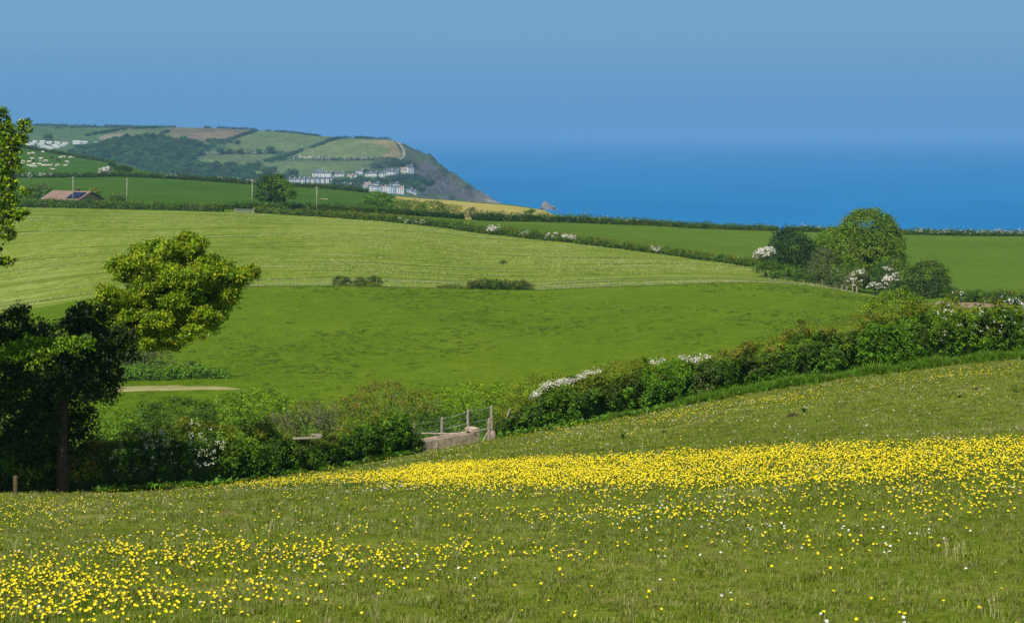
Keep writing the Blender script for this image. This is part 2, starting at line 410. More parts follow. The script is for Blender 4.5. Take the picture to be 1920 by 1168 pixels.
# ------------------------------------------------------------------ headland
hk = [  # (Y(px), py(px) or fixed Z)
    (ln([(0, 2150), (1100, 2300)]), None),
    (ln([(0, 2500), (700, 2560), (950, 2620)]), ln([(0, 330), (300, 345), (470, 356), (540, 351), (640, 352), (700, 363), (760, 366), (800, 372), (850, 386), (900, 392), (950, 397), (980, 400)])),
    (ln([(0, 2800), (700, 2780), (950, 2780)]), ln([(0, 290), (200, 300), (300, 318), (400, 325), (500, 330), (600, 331), (700, 330), (770, 329), (800, 345), (850, 362), (900, 378), (940, 389), (980, 395)])),
    (ln([(0, 3050), (700, 2950), (950, 2880)]), ln([(0, 262), (150, 262), (300, 270), (400, 287), (540, 298), (640, 300), (700, 300), (750, 302), (790, 318), (830, 335), (870, 352), (910, 372), (935, 382), (980, 390)])),
    (ln([(0, 3500), (500, 3450), (700, 3150), (950, 2960)]), ln([(-400, 240), (0, 236), (60, 235), (130, 236), (330, 239), (400, 241), (480, 244), (560, 250), (620, 258), (680, 260), (735, 262), (760, 270), (800, 290), (850, 321), (890, 348), (925, 377), (945, 386), (980, 392)])),
    (ln([(0, 4300), (500, 4100), (700, 3500), (950, 3080)]), None),
]
def hground(X, Y):
    X = np.asarray(X, float); Y = np.asarray(Y, float); px = 960 + F * X / Y
    Yk = np.stack([a(px) for a, b in hk], -1)
    Zk = np.stack([(-(b(px) - HOR) / F * a(px)) if b else np.full_like(px, -103.0 if i == 0 else -103.0) for i, (a, b) in enumerate(hk)], -1)
    Zk = np.maximum(Zk, -103.5)
    z = pchip(Yk, Zk, Y)
    inner = np.clip((z + 100) / 20, 0, 1)
    z = z + inner * 1.6 * snoise(X * 0.012, Y * 0.012, 4)
    rock = np.clip((px - 765) / 40, 0, 1) * inner
    z = z + rock * (8.0 * np.abs(snoise(X * 0.05, Y * 0.012, 5)) + 4.0 * np.abs(snoise(X * 0.14, Y * 0.04, 8)) + 2.0 * snoise(X * 0.33, Y * 0.12, 6) - 5.0)
    return z
hc = np.unique(np.concatenate([np.arange(-900, -60, 30), np.arange(-60, 1000, 2.2)]))
ht = np.concatenate([np.linspace(0, 1, 6)[:-1], 1 + np.linspace(0, 3, 170)[:-1], 4 + np.linspace(0, 1, 14)])
hYk = np.stack([a(hc) for a, b in hk], -1)
HY = np.stack([np.interp(ht, np.arange(6), hYk[j]) for j in range(len(hc))], 1)
HX = (hc[None, :] - 960) / F * HY
HZ = hground(HX, HY)
HPX = np.repeat(hc[None, :], len(ht), 0); HPY = HOR - F * HZ / HY
def inpoly(px, py, poly):
    ins = np.zeros(px.shape, bool); n = len(poly)
    for i in range(n):
        x0, y0 = poly[i]; x1, y1 = poly[(i + 1) % n]
        cnd = ((y0 > py) != (y1 > py)) & (px < (x1 - x0) * (py - y0) / (y1 - y0 + 1e-9) + x0)
        ins ^= cnd
    return ins
hcol = np.zeros(HX.shape + (3,)); hcol[:] = (0.075, 0.125, 0.045)
def paint(poly, c): hcol[inpoly(HPX, HPY, poly)] = c
back = HY > np.interp(HPX, hc, hYk[:, 4])
paint([(-100, 225), (330, 233), (330, 262), (-100, 275)], (0.085, 0.135, 0.045))
paint([(-100, 225), (210, 228), (100, 243), (-100, 250)], (0.07, 0.12, 0.04))
paint([(200, 243), (330, 243), (320, 256), (215, 255)], (0.12, 0.155, 0.06))
paint([(310, 236), (520, 240), (470, 262), (400, 268), (325, 258)], (0.165, 0.145, 0.08))
paint([(330, 252), (420, 246), (460, 252), (400, 262), (335, 260)], (0.22, 0.17, 0.11))
paint([(480, 242), (620, 254), (600, 268), (530, 288), (420, 286), (430, 262)], (0.12, 0.165, 0.055))
paint([(350, 284), (530, 286), (520, 302), (470, 312), (360, 304)], (0.12, 0.165, 0.06))
paint([(540, 295), (560, 282), (625, 262), (735, 262), (755, 285), (748, 300), (600, 298)], (0.14, 0.175, 0.06))
paint([(670, 266), (735, 262), (755, 285), (745, 300), (705, 298), (735, 284), (715, 272)], (0.24, 0.20, 0.09))
paint([(470, 308), (540, 303), (740, 303), (700, 318), (600, 325), (480, 335)], (0.12, 0.165, 0.055))
paint([(700, 300), (790, 296), (800, 330), (690, 322)], (0.06, 0.095, 0.035))
paint([(738, 258), (765, 262), (800, 285), (960, 375), (960, 400), (820, 345), (770, 318), (752, 290)], (0.075, 0.095, 0.05))
paint([(200, 252), (240, 250), (215, 262), (180, 262)], (0.25, 0.22, 0.16))
rockc = np.array((0.085, 0.075, 0.085))
rn = snoise(HX * 0.05, HY * 0.02, 9) * 0.5 + 0.5 * snoise(HX * 0.17, HY * 0.06, 10) + 0.3 * snoise(HX * 0.5, HY * 0.2, 11)
rk = np.clip((HPX - 775) / 25, 0, 1) * np.clip((HPY - (HPX - 760) * 0.62 - 276) / 14, 0, 1)
rk = np.clip(rk * 2.2 * (rn * 1.3 + 0.55), 0, 1)[..., None]
hcol = hcol * (1 - rk) + rockc * (1 + 0.5 * rn[..., None]) * rk
edge = np.clip((HPX - 885) / 30, 0, 1)[..., None]
hcol = hcol * (1 - edge) + np.array((0.24, 0.21, 0.18)) * (1 + .3 * rn[..., None]) * edge
# footpath up the slope
pth = [(742, 264), (750, 270), (757, 282), (757, 293), (750, 300)]
for (a, b_) in zip(pth[:-1], pth[1:]):
    for s in np.linspace(0, 1, 14):
        x, y = a[0] + (b_[0] - a[0]) * s, a[1] + (b_[1] - a[1]) * s
        hcol[(np.abs(HPX - x) < 1.6) & (np.abs(HPY - y) < 1.2)] = (0.36, 0.32, 0.24)
hcol *= (1 + 0.18 * snoise(HX * 0.02, HY * 0.02, 12) + 0.15 * snoise(HX * 0.11, HY * 0.05, 13) + 0.2 * rng.normal(size=HX.shape))[..., None]
hcol = np.clip(hcol, 0.01, 0.6)
nr, nc = HX.shape
ii = np.arange(nr - 1)[:, None] * nc + np.arange(nc - 1)[None, :]
HM = bpy.data.materials.new('headland_fields'); HM.use_nodes = True
_t = HM.node_tree; _b = _t.nodes['Principled BSDF']; _b.inputs['Roughness'].default_value = 0.95; _b.inputs['Specular IOR Level'].default_value = 0.05
_a = N(_t, 'ShaderNodeAttribute', attribute_name='tint'); _t.links.new(_a.outputs['Color'], _b.inputs['Base Color'])
_n = N(_t, 'ShaderNodeTexNoise'); _n.inputs['Scale'].default_value = 0.12; _n.inputs['Detail'].default_value = 6
_tc = N(_t, 'ShaderNodeTexCoord'); _t.links.new(_tc.outputs['Object'], _n.inputs['Vector'])
_bp = N(_t, 'ShaderNodeBump'); _bp.inputs['Distance'].default_value = 3.0; _t.links.new(_n.outputs[0], _bp.inputs['Height']); _t.links.new(_bp.outputs[0], _b.inputs['Normal'])
hl = link('headland', npmesh('headland', np.stack([HX, HY, HZ], -1).reshape(-1, 3), np.stack([ii, ii + 1, ii + nc + 1, ii + nc], -1).reshape(-1, 4), [HM], True, hcol.reshape(-1, 3)))
tag(hl, kind='structure')
def hfind(px, py, Y0=2300, Y1=3700):
    lo = float(np.interp(px, hc, hYk[:, 1])); hi = float(np.interp(px, hc, hYk[:, 4]))
    Y = np.linspace(lo, hi, 300); X = (px - 960) / F * Y
    r = HOR - F * hground(X, Y) / Y
    i = int(np.argmin(np.abs(r - py)))
    return Vector((X[i], Y[i], float(hground(X[i:i+1], Y[i:i+1])[0])))

# sea stack
def stack():
    base = P(1028, 393, 2690)
    V, Fc = [], []; n = 14; R = 9
    prof = [(0, 1.0), (.15, .9), (.3, .8), (.45, .66), (.6, .5), (.75, .34), (.88, .2), (1, .06)]
    for z, r in prof:
        for k in range(n):
            t = 2 * math.pi * k / n
            w = r * (1 + .2 * math.sin(3 * t + z * 5) + .12 * math.sin(7 * t + z * 11))
            V.append((base.x + (w * 12.5 * math.cos(t)) - 2.0 * z * 2, base.y + w * 10 * math.sin(t), -101.5 + z * 12.5))
    for i in range(len(prof) - 1):
        for k in range(n):
            q = (k + 1) % n
            Fc.append((i * n + k, i * n + q, (i + 1) * n + q, (i + 1) * n + k))
    Fc.append(tuple((len(prof) - 1) * n + k for k in range(n)))
    m = mat('sea_rock', (0.20, 0.18, 0.17), 0.9, 0.35, 0.3, 0.6, 0.5)
    tag(link('sea_stack', pymesh('sea_stack', V, Fc, [m])), 'small pale rock stack standing in the sea beyond the tip of the barley field', 'rock')
stack()

# ------------------------------------------------------------------ foliage
def leafmesh(name, c, n, size, col, m=None, aspect=0.62, droop=0.3, jit=0.75):
    c = np.asarray(c); k = len(c)
    n = n + rng.normal(size=(k, 3)) * jit
    n /= np.linalg.norm(n, axis=1, keepdims=True) + 1e-9
    t = rng.normal(size=(k, 3)); t[:, 2] -= droop * 2
    t -= n * (t * n).sum(1, keepdims=True); t /= np.linalg.norm(t, axis=1, keepdims=True) + 1e-9
    b = np.cross(n, t)
    s = (np.asarray(size) * (0.7 + 0.6 * rng.random(k)))[:, None]
    V = np.stack([c - t * s * .5, c + b * s * aspect * .5 + n * s * .1, c + t * s * .5, c - b * s * aspect * .5 + n * s * .1], 1).reshape(-1, 3)
    Fc = np.arange(4 * k).reshape(-1, 4)
    return npmesh(name, V, Fc, [m or LEAF], False, np.repeat(np.clip(col, 0.002, 0.9), 4, 0))
def pal(k, cols, jit=0.16, w=None):
    """k colours: pick from cols, brightness and hue jitter"""
    cols = np.array(cols, float); i = rng.choice(len(cols), size=k, p=w)
    return cols[i] * (1 + jit * rng.normal(size=(k, 1))) * (1 + 0.06 * rng.normal(size=(k, 3)))
G_DARK = [(0.030, 0.065, 0.012), (0.040, 0.085, 0.014), (0.052, 0.10, 0.018)]
G_MID = [(0.060, 0.115, 0.016), (0.078, 0.14, 0.018), (0.050, 0.10, 0.016)]
G_LIME = [(0.115, 0.185, 0.012), (0.15, 0.22, 0.016), (0.095, 0.16, 0.014)]
G_OLIVE = [(0.10, 0.115, 0.022), (0.085, 0.105, 0.020), (0.125, 0.125, 0.028)]
G_BROWN = [(0.14, 0.095, 0.030), (0.115, 0.095, 0.028), (0.10, 0.11, 0.025)]
G_GREY = [(0.085, 0.105, 0.055), (0.11, 0.125, 0.075), (0.07, 0.09, 0.045)]
G_WHITE = [(0.72, 0.70, 0.62), (0.80, 0.79, 0.74), (0.66, 0.62, 0.52)]
G_NETTLE = [(0.05, 0.13, 0.012), (0.07, 0.17, 0.016), (0.09, 0.19, 0.02)]

def boost(L_, k, b=.45): return [(r_ * k, g_ * k, b_ * b) for r_, g_, b_ in L_]
G_DARK, G_MID, G_LIME, G_OLIVE, G_BROWN, G_GREY, G_NETTLE = boost(G_DARK, 1.3), boost(G_MID, 1.9), boost(G_LIME, 1.75), boost(G_OLIVE, 1.9), boost(G_BROWN, 1.8, .7), boost(G_GREY, 1.5, .8), boost(G_NETTLE, 1.6)
def lobe(px, py, Y, rx, rz, ry=None):
    """an ellipsoid of crown: centre by sight line and distance, radii in photo pixels converted to metres"""
    c = P(px, py, Y); k = Y / F
    return (c.x, c.y, c.z, rx * k, (ry if ry else (rx + rz) / 2) * k, rz * k)
def crown_pts(lobes, nclump, per, cr, shell=(0.78, 1.04), low=-0.75, fill=0.15, rough=0.12):
    lb = np.array(lobes); area = lb[:, 3] * lb[:, 5]; p = area / area.sum()
    i = rng.choice(len(lb), size=nclump, p=p)
    d = rng.normal(size=(nclump, 3)); d /= np.linalg.norm(d, axis=1, keepdims=True)
    d[:, 2] = np.where(d[:, 2] < low, -d[:, 2], d[:, 2])
    r = shell[0] + (shell[1] - shell[0]) * rng.random(nclump) ** 0.7
    inner = rng.random(nclump) < fill; r = np.where(inner, 0.3 + 0.45 * rng.random(nclump), r)
    r = r * (1 + rough * snoise(d[:, 0] * 4 + i * 3, d[:, 2] * 4, 1) + rough * snoise(d[:, 1] * 7 + i, d[:, 2] * 7, 2))
    c = lb[i, :3] + d * lb[i, 3:] * r[:, None]
    keep = np.ones(nclump, bool)
    for j in range(len(lb)):
        q = (((c - lb[j, :3]) / lb[j, 3:]) ** 2).sum(1)
        keep &= ~((q < 0.55 ** 2) & (i != j) & ~inner)
    c, d, i = c[keep], d[keep], i[keep]
    nn = d / lb[i, 3:]; nn /= np.linalg.norm(nn, axis=1, keepdims=True)
    m = len(c)
    off = rng.normal(size=(m, per, 3)) * cr * np.array([1, 1, 0.6])
    pts = (c[:, None, :] + off).reshape(-1, 3)
    nr_ = np.repeat(nn + np.array([0, 0, 0.55]), per, 0) + off.reshape(-1, 3) / cr * 0.3
    return pts, nr_, np.repeat(np.arange(m), per), i
def ground_any(p):
    return gz(p[0], p[1])
def grow(name, label, cat, lobes, base, nclump, per, cr, leaf, cols, trunk_r=0.0, group=None, blossom=0, bsize=None, top=None, limbs=5, jit=0.14, cjit=0.15, parent_cut=None, twigs=0, low=-0.75, fill=0.15, trunk_mat=None, m=None, hang=0.3):
    """a tree or shrub: trunk with limbs, crown of leaf clumps, sometimes blossom"""
    root = empty(name, base, 0, label, cat, group)
    pts, nn, cid, li = crown_pts(lobes, nclump, per, cr, low=low, fill=fill)
    k = cid.max() + 1
    cl = pal(k, cols, cjit)
    if top is not None:       # sprays of another leaf colour at the top
        z = pts[:, 2].reshape(k, per).mean(1); zz = (z - z.min()) / (np.ptp(z) + 1e-6)
        sel = (rng.random(k) < np.clip((zz - 0.45) * 1.5, 0, .8)); cl[sel] = pal(int(sel.sum()), top, cjit)
    lc = cl[cid] * (1 + jit * rng.normal(size=(len(pts), 1)))
    link('crown', leafmesh('crown', pts, nn, leaf, lc, m, droop=hang), root)
    if blossom:
        bp, bn, _, _ = crown_pts(lobes, blossom, 7, cr * 0.55, shell=(0.98, 1.08), low=-0.3, fill=0)
        link('blossom', leafmesh('blossom', bp, bn, bsize or leaf, pal(len(bp), G_WHITE, 0.08), aspect=0.9), root)
    if trunk_r:
        V, Fc = [], []
        b = Vector(base)
        cz = Vector((np.mean([l[0] for l in lobes]), np.mean([l[1] for l in lobes]), np.mean([l[2] for l in lobes])))
        fork = b + (cz - b) * 0.45
        fork.x = b.x + (cz.x - b.x) * 0.3; fork.y = b.y + (cz.y - b.y) * 0.3
        v, f = tube_vf([b - Vector((0, 0, .3)), b + (fork - b) * .5 + Vector((random.uniform(-.1, .1) * trunk_r * 4, 0, 0)), fork], [trunk_r * 1.25, trunk_r, trunk_r * .8], 9)
        V += v; Fc += f
        for j in range(max(limbs, len(lobes))):
            l = lobes[j % len(lobes)]
            tip = Vector((l[0] + random.uniform(-.5, .5) * l[3], l[1] + random.uniform(-.5, .5) * l[4], l[2] + random.uniform(-.1, .6) * l[5]))
            mid = fork.lerp(tip, .5) + Vector((random.uniform(-.15, .15) * l[3], random.uniform(-.15, .15) * l[3], .12 * l[5]))
            v, f = tube_vf([fork - Vector((0, 0, .1)), mid, tip], [trunk_r * .55, trunk_r * .33, trunk_r * .1], 6, off=len(V))
            V += v; Fc += f
        link('trunk', pymesh('trunk', V, Fc, [trunk_mat or BARK], True), root)
    if twigs:
        V, Fc = [], []; b = Vector(base)
        for j in range(twigs):
            l = lobes[j % len(lobes)]
            d = Vector((random.gauss(0, 1), random.gauss(0, 1) - .6, abs(random.gauss(0, .8)))).normalized()
            tip = Vector((l[0] + d.x * l[3] * 1.03, l[1] + d.y * l[4] * 1.03, l[2] + d.z * l[5] * 1.03))
            st = Vector((l[0], l[1], l[2] - l[5] * .4)).lerp(tip, .35)
            mid = st.lerp(tip, .55) + Vector((random.uniform(-1, 1), 0, random.uniform(-1, 1))) * l[3] * .12
            v, f = tube_vf([st, mid, tip], [trunk_r_tw, trunk_r_tw * .7, trunk_r_tw * .3], 4, off=len(V)); V += v; Fc += f
        tag(link('twigs', pymesh('twigs', V, Fc, [TWIG], True), root), kind='stuff')
    return root
trunk_r_tw = 0.018

def hedge(name, label, st, thick, dens, per, cr, leaf, cols, group=None, topcols=None, basecols=None, blossom=None, palfun=None, gapfun=None, rough=0.12, core=True, terr=ground, sprigs=0, cat='hedge', topbias=0.62, lump=0, gaps=0.0):
    """st = [(px, Y, height_m)...]; foliage on an arched cross-section along that line"""
    a = np.array(st, float)
    X = (a[:, 0] - 960) / F * a[:, 1]; Y = a[:, 1]; H = a[:, 2]
    seg = np.hypot(np.diff(X), np.diff(Y)); S = np.concatenate([[0], np.cumsum(seg)]); Ltot = S[-1]
    def at(s):
        x = np.interp(s, S, X); y = np.interp(s, S, Y); h = np.interp(s, S, H)
        e = 0.5; tx = np.interp(s + e, S, X) - np.interp(s - e, S, X); ty = np.interp(s + e, S, Y) - np.interp(s - e, S, Y)
        l = np.hypot(tx, ty) + 1e-9
        return x, y, h, ty / l, -tx / l      # normal pointing towards the camera when the line runs to +X
    n = int(Ltot * dens)
    s = rng.random(n) * Ltot
    ang = np.where(rng.random(n) < topbias, rng.random(n) * math.pi * 0.5, rng.random(n) * math.pi)
    lb_ = 1.0
    if lump:                         # leafy sprays that stand out from the hedge, with shaded hollows between them
        m_ = int(Ltot * lump); cs = rng.random(m_) * Ltot
        ca = np.where(rng.random(m_) < topbias, rng.random(m_) * math.pi * 0.5, rng.random(m_) * math.pi); co = .80 + .26 * rng.random(m_); cb = 1 + .22 * rng.normal(size=m_)
        i_ = rng.integers(0, m_, n); sg = rng.random(n) < .8
        s = np.where(sg, np.clip(cs[i_] + .12 * rng.normal(size=n), 0, Ltot), s); ang = np.where(sg, np.clip(ca[i_] + .11 * rng.normal(size=n), 0, math.pi), ang)
        lb_ = np.where(sg, co[i_], .78); lc_ = np.where(sg, cb[i_], .85)
    if gaps:
        ok = snoise(s * .045, s * .02, 9) + .5 * snoise(s * .21, s * .1, 4) > -1.1 + gaps
        s, ang = s[ok], ang[ok]; n = len(s)
    x, y, h, nx, ny = at(s)
    hm = h * (1 + rough * snoise(s * 1.1 / max(thick, .5), s * 0.3, 3) + rough * 0.6 * snoise(s * 4.3 / max(thick, .5), s, 5))
    bulge = 1 + 0.16 * snoise(s * 2.1 / max(thick, .5), ang * 2.5, 7) + 0.10 * snoise(s * 6 / max(thick, .5), ang * 6, 8)
    rr = bulge * (0.74 + 0.30 * rng.random(n) ** .8) if not lump else (.5 + .5 * bulge) * lb_ * (.93 + .12 * rng.random(n))
    oy = np.cos(ang) * thick * .5 * rr
    oz = np.sin(ang) ** 0.55 * hm * rr
    cx, cy = x + nx * oy, y + ny * oy
    cz = terr(cx, cy) + oz
    c = np.stack([cx, cy, cz], -1)
    nn = np.stack([nx * np.cos(ang), ny * np.cos(ang), np.sin(ang) + .35], -1)
    cl = pal(n, cols, 0.2)
    if lump: cl = pal(m_, cols, .12)[i_] * (1 + .1 * rng.normal(size=(n, 1)))
    rel = oz / np.maximum(hm, .01)
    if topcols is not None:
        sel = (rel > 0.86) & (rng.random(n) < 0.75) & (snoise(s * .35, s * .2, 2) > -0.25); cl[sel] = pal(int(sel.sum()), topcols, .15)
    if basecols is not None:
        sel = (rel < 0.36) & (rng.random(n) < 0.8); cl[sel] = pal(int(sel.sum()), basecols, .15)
    # stretches of other shrubs grown into the hedge
    if palfun is not None: cl = palfun(960 + F * cx / cy, rel, cl)
    off = rng.normal(size=(n, per, 3)) * cr
    pts = (c[:, None] + off).reshape(-1, 3)
    g = terr(pts[:, 0], pts[:, 1]); pts[:, 2] = np.maximum(pts[:, 2], g + leaf * .3)
    nl = np.repeat(nn, per, 0) + off.reshape(-1, 3) / cr * .3
    lc = np.repeat(cl, per, 0) * (1 + .16 * rng.normal(size=(n * per, 1)))
    sz = leaf * (0.75 + 0.5 * np.repeat(rng.random(n), per))
    x0, y0, _, _, _ = at(np.array([Ltot / 2]))
    root = empty(name, (float(x0[0]), float(y0[0]), float(terr(x0, y0)[0])), 0, label, cat, group)
    link('foliage', leafmesh('foliage', pts, nl, sz, lc), root)
    if core:  # hull inside the leaves, coloured darker to stand for the shade within
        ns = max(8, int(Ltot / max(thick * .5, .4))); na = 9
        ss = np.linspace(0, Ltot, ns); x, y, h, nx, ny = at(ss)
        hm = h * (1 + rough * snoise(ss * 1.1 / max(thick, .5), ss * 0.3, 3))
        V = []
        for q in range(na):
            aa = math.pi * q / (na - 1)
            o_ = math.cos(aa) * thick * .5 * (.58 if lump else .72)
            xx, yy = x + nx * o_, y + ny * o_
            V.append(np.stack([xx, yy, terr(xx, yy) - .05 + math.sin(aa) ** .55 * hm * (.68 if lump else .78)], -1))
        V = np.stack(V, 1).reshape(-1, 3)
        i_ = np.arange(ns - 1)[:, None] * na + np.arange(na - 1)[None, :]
        link('shade_core', npmesh('shade_core', V, np.stack([i_, i_ + na, i_ + na + 1, i_ + 1], -1).reshape(-1, 4), [LEAF], True, np.tile(np.array(cols).mean(0) * 0.42, (len(V), 1))), root)
    if blossom:                      # [(px0, px1, rel0, rel1, count, size)]
        B = []
        for (p0, p1, r0, r1, cnt, bs) in blossom:
            pxs = 960 + F * X / Y
            s0, s1 = np.interp([p0, p1], pxs, S)
            k = 0
            s_ = s0 + (s1 - s0) * rng.random(cnt); x, y, h, nx, ny = at(s_)
            hm = h * (1 + rough * snoise(s_ * 1.1 / max(thick, .5), s_ * 0.3, 3) + rough * 0.6 * snoise(s_ * 4.3 / max(thick, .5), s_, 5))
            rel_ = r0 + (r1 - r0) * rng.random(cnt)
            aa = np.arcsin(np.clip(rel_, 0.02, 1) ** (1 / .55))
            rr_ = 1.07
            xx = x + nx * np.cos(aa) * thick * .5 * rr_; yy = y + ny * np.cos(aa) * thick * .5 * rr_
            zz = terr(xx, yy) + np.sin(aa) ** .55 * hm * rr_
            cc = np.stack([xx, yy, zz], -1)
            o2 = rng.normal(size=(cnt, 5, 3)) * bs * .8
            B.append((cc[:, None] + o2).reshape(-1, 3)); 
        B = np.concatenate(B)
        link('blossom', leafmesh('blossom', B, np.tile([0, -.7, .7], (len(B), 1)), np.full(len(B), blossom[0][5]), pal(len(B), G_WHITE, .08), aspect=.9), root)
    if sprigs:
        s_ = rng.random(sprigs) * Ltot; x, y, h, nx, ny = at(s_)
        hm = h * (1 + rough * snoise(s_ * 1.1 / max(thick, .5), s_ * 0.3, 3))
        cc = []
        for k in range(sprigs):
            ox = (rng.random() - .5) * thick * .7
            bx_, by_ = x[k] + nx[k] * ox, y[k] + ny[k] * ox
            hh = .12 + .32 * rng.random() ** 2
            for q in range(9):
                f = q / 8
                cc.append((bx_ + rng.normal() * .03 + f * .1 * rng.normal(), by_ + rng.normal() * .03, gz(bx_, by_) + hm[k] * .97 + f * hh))
        cc = np.array(cc)
        link('sprigs', leafmesh('sprigs', cc, np.tile([0, -.5, .5], (len(cc), 1)), np.full(len(cc), leaf * .8), pal(len(cc), topcols or cols, .2)), root)
    return root

# ---- the near hedge, two lengths either side of the trough
def hst(ps, Yf, base, dY=1.0):
    return [(p, Yf(p) + dY, (base(p) - t) / F * (Yf(p) + dY)) for p, t in ps]
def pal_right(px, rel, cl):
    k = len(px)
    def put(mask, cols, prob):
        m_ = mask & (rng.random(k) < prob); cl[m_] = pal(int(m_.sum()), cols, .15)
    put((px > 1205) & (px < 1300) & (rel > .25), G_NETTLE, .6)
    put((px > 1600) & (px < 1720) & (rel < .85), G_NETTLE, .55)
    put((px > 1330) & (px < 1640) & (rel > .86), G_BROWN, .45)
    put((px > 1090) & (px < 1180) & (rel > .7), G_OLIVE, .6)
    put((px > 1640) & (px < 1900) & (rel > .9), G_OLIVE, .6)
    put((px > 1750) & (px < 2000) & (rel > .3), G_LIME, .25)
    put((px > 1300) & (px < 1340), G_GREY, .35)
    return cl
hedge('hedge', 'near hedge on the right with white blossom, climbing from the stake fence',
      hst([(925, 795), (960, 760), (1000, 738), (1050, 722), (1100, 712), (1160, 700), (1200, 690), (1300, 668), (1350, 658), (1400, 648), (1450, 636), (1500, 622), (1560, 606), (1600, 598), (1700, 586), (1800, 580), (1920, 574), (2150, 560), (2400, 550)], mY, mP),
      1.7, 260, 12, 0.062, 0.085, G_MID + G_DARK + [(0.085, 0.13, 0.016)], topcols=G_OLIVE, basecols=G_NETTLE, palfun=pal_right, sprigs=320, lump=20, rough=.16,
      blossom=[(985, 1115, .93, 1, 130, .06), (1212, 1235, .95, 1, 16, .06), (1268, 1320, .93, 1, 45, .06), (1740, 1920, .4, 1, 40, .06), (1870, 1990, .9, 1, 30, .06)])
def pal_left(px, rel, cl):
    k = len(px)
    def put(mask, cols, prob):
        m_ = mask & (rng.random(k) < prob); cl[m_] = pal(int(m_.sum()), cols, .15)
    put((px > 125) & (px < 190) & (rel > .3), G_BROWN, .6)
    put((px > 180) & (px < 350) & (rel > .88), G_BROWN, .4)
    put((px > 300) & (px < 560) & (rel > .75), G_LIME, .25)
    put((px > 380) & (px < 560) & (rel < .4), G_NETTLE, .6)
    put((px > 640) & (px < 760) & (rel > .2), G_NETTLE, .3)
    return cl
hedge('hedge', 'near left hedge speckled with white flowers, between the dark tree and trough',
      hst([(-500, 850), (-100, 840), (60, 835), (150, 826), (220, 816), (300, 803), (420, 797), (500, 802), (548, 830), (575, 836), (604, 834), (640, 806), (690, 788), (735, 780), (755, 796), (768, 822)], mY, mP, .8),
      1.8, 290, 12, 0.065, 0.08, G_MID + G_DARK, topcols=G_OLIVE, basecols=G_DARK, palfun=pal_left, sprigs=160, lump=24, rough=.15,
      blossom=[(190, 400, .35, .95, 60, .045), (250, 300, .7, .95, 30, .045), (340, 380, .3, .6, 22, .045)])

# ---- tall grass verge in front of the right hedge (uncountable) is built with the grass below

# ---- bushes in the dip behind the near hedge
def bush(name, label, Y, lobes, nclump, per, cr, leaf, cols, **k):
    L_ = [lobe(*((l[0], l[1], Y + (l[4] if len(l) > 4 else 0)) + (l[2], l[3]))) for l in lobes]
    cx = float(np.mean([l[0] for l in L_])); cy = float(np.mean([l[1] for l in L_]))
    base = (cx, cy, gz(cx, cy))
    return grow(name, label, k.pop('cat', 'bush'), L_, base, nclump, per, cr, leaf, cols, **k)
GB = 'bushes in the dip behind the near hedge'
bush('bush', 'light green willow-like bush just right of the dark trunk, behind the hedge', 105, [(190, 800, 50, 42), (150, 815, 35, 40), (235, 815, 40, 45)], 420, 14, .13, .11, G_LIME + G_MID, trunk_r=.08, group=GB)
bush('bush', 'dark rounded bush right behind the speckled hedge, below the pale dry track', 112, [(330, 785, 72, 40), (280, 790, 40, 35), (385, 795, 35, 35)], 560, 14, .13, .11, G_DARK + G_MID[:1], trunk_r=.08, group=GB)
bush('bush', 'broad light green bush between the dark rounded bush and the olive ones', 120, [(480, 770, 65, 45), (425, 775, 45, 38), (540, 785, 45, 40)], 620, 14, .14, .12, G_LIME + G_MID, trunk_r=.08, group=GB, twigs=20)
bush('bush', 'greyish twiggy olive bush behind the broken wooden rail', 102, [(575, 792, 48, 42), (520, 802, 35, 30), (615, 800, 30, 32)], 330, 13, .12, .09, G_OLIVE + G_GREY, trunk_r=.08, group=GB, twigs=130)
bush('hawthorn_bush', 'large domed olive-brown hawthorn with bare twigs behind the hedge left of the trough', 118, [(720, 765, 85, 52), (655, 782, 52, 42), (785, 775, 50, 45), (700, 800, 90, 40)], 900, 14, .13, .11, G_OLIVE + G_MID, top=G_BROWN, trunk_r=.10, group=GB, twigs=90)
bush('bush', 'dark green bush behind the wire netting and posts', 112, [(850, 800, 55, 30), (800, 805, 35, 30), (905, 795, 40, 30)], 380, 14, .13, .11, G_DARK + G_NETTLE[:1], trunk_r=.06, group=GB)
bush('bush', 'tall lime green bush rising behind the fence posts', 135, [(880, 760, 70, 45), (830, 768, 45, 40), (940, 758, 55, 42)], 640, 14, .16, .13, G_LIME, trunk_r=.08, group=GB)
bush('bush', 'lime and olive bush behind the white-blossomed start of the right hedge', 125, [(1010, 745, 60, 42), (1060, 735, 50, 32), (970, 765, 40, 35)], 480, 14, .15, .12, G_LIME[:2] + G_OLIVE, trunk_r=.08, group=GB)
bush('bush', 'low olive bush peeping over the middle of the right hedge', 115, [(1165, 705, 50, 30), (1210, 700, 40, 28), (1120, 715, 30, 25)], 340, 14, .13, .10, G_OLIVE + G_LIME[:1], trunk_r=.06, group=GB)
bush('bush', 'rounded lime green bush above the right hedge, below the white blossomed trees', 125, [(1680, 588, 60, 46), (1640, 600, 35, 32), (1725, 596, 45, 36)], 760, 14, .14, .11, G_LIME + [(0.11, 0.15, .02)], trunk_r=.08, group=GB, twigs=16)
bush('bush', 'small lime green bush right of the rounded one, in front of the bare soil', 122, [(1765, 602, 42, 24), (1800, 606, 25, 18)], 240, 14, .13, .11, G_LIME, trunk_r=.05, group=GB)
for (p0, w0, Yb) in ((1480, 60, 112), (1560, 50, 115)):
    pass
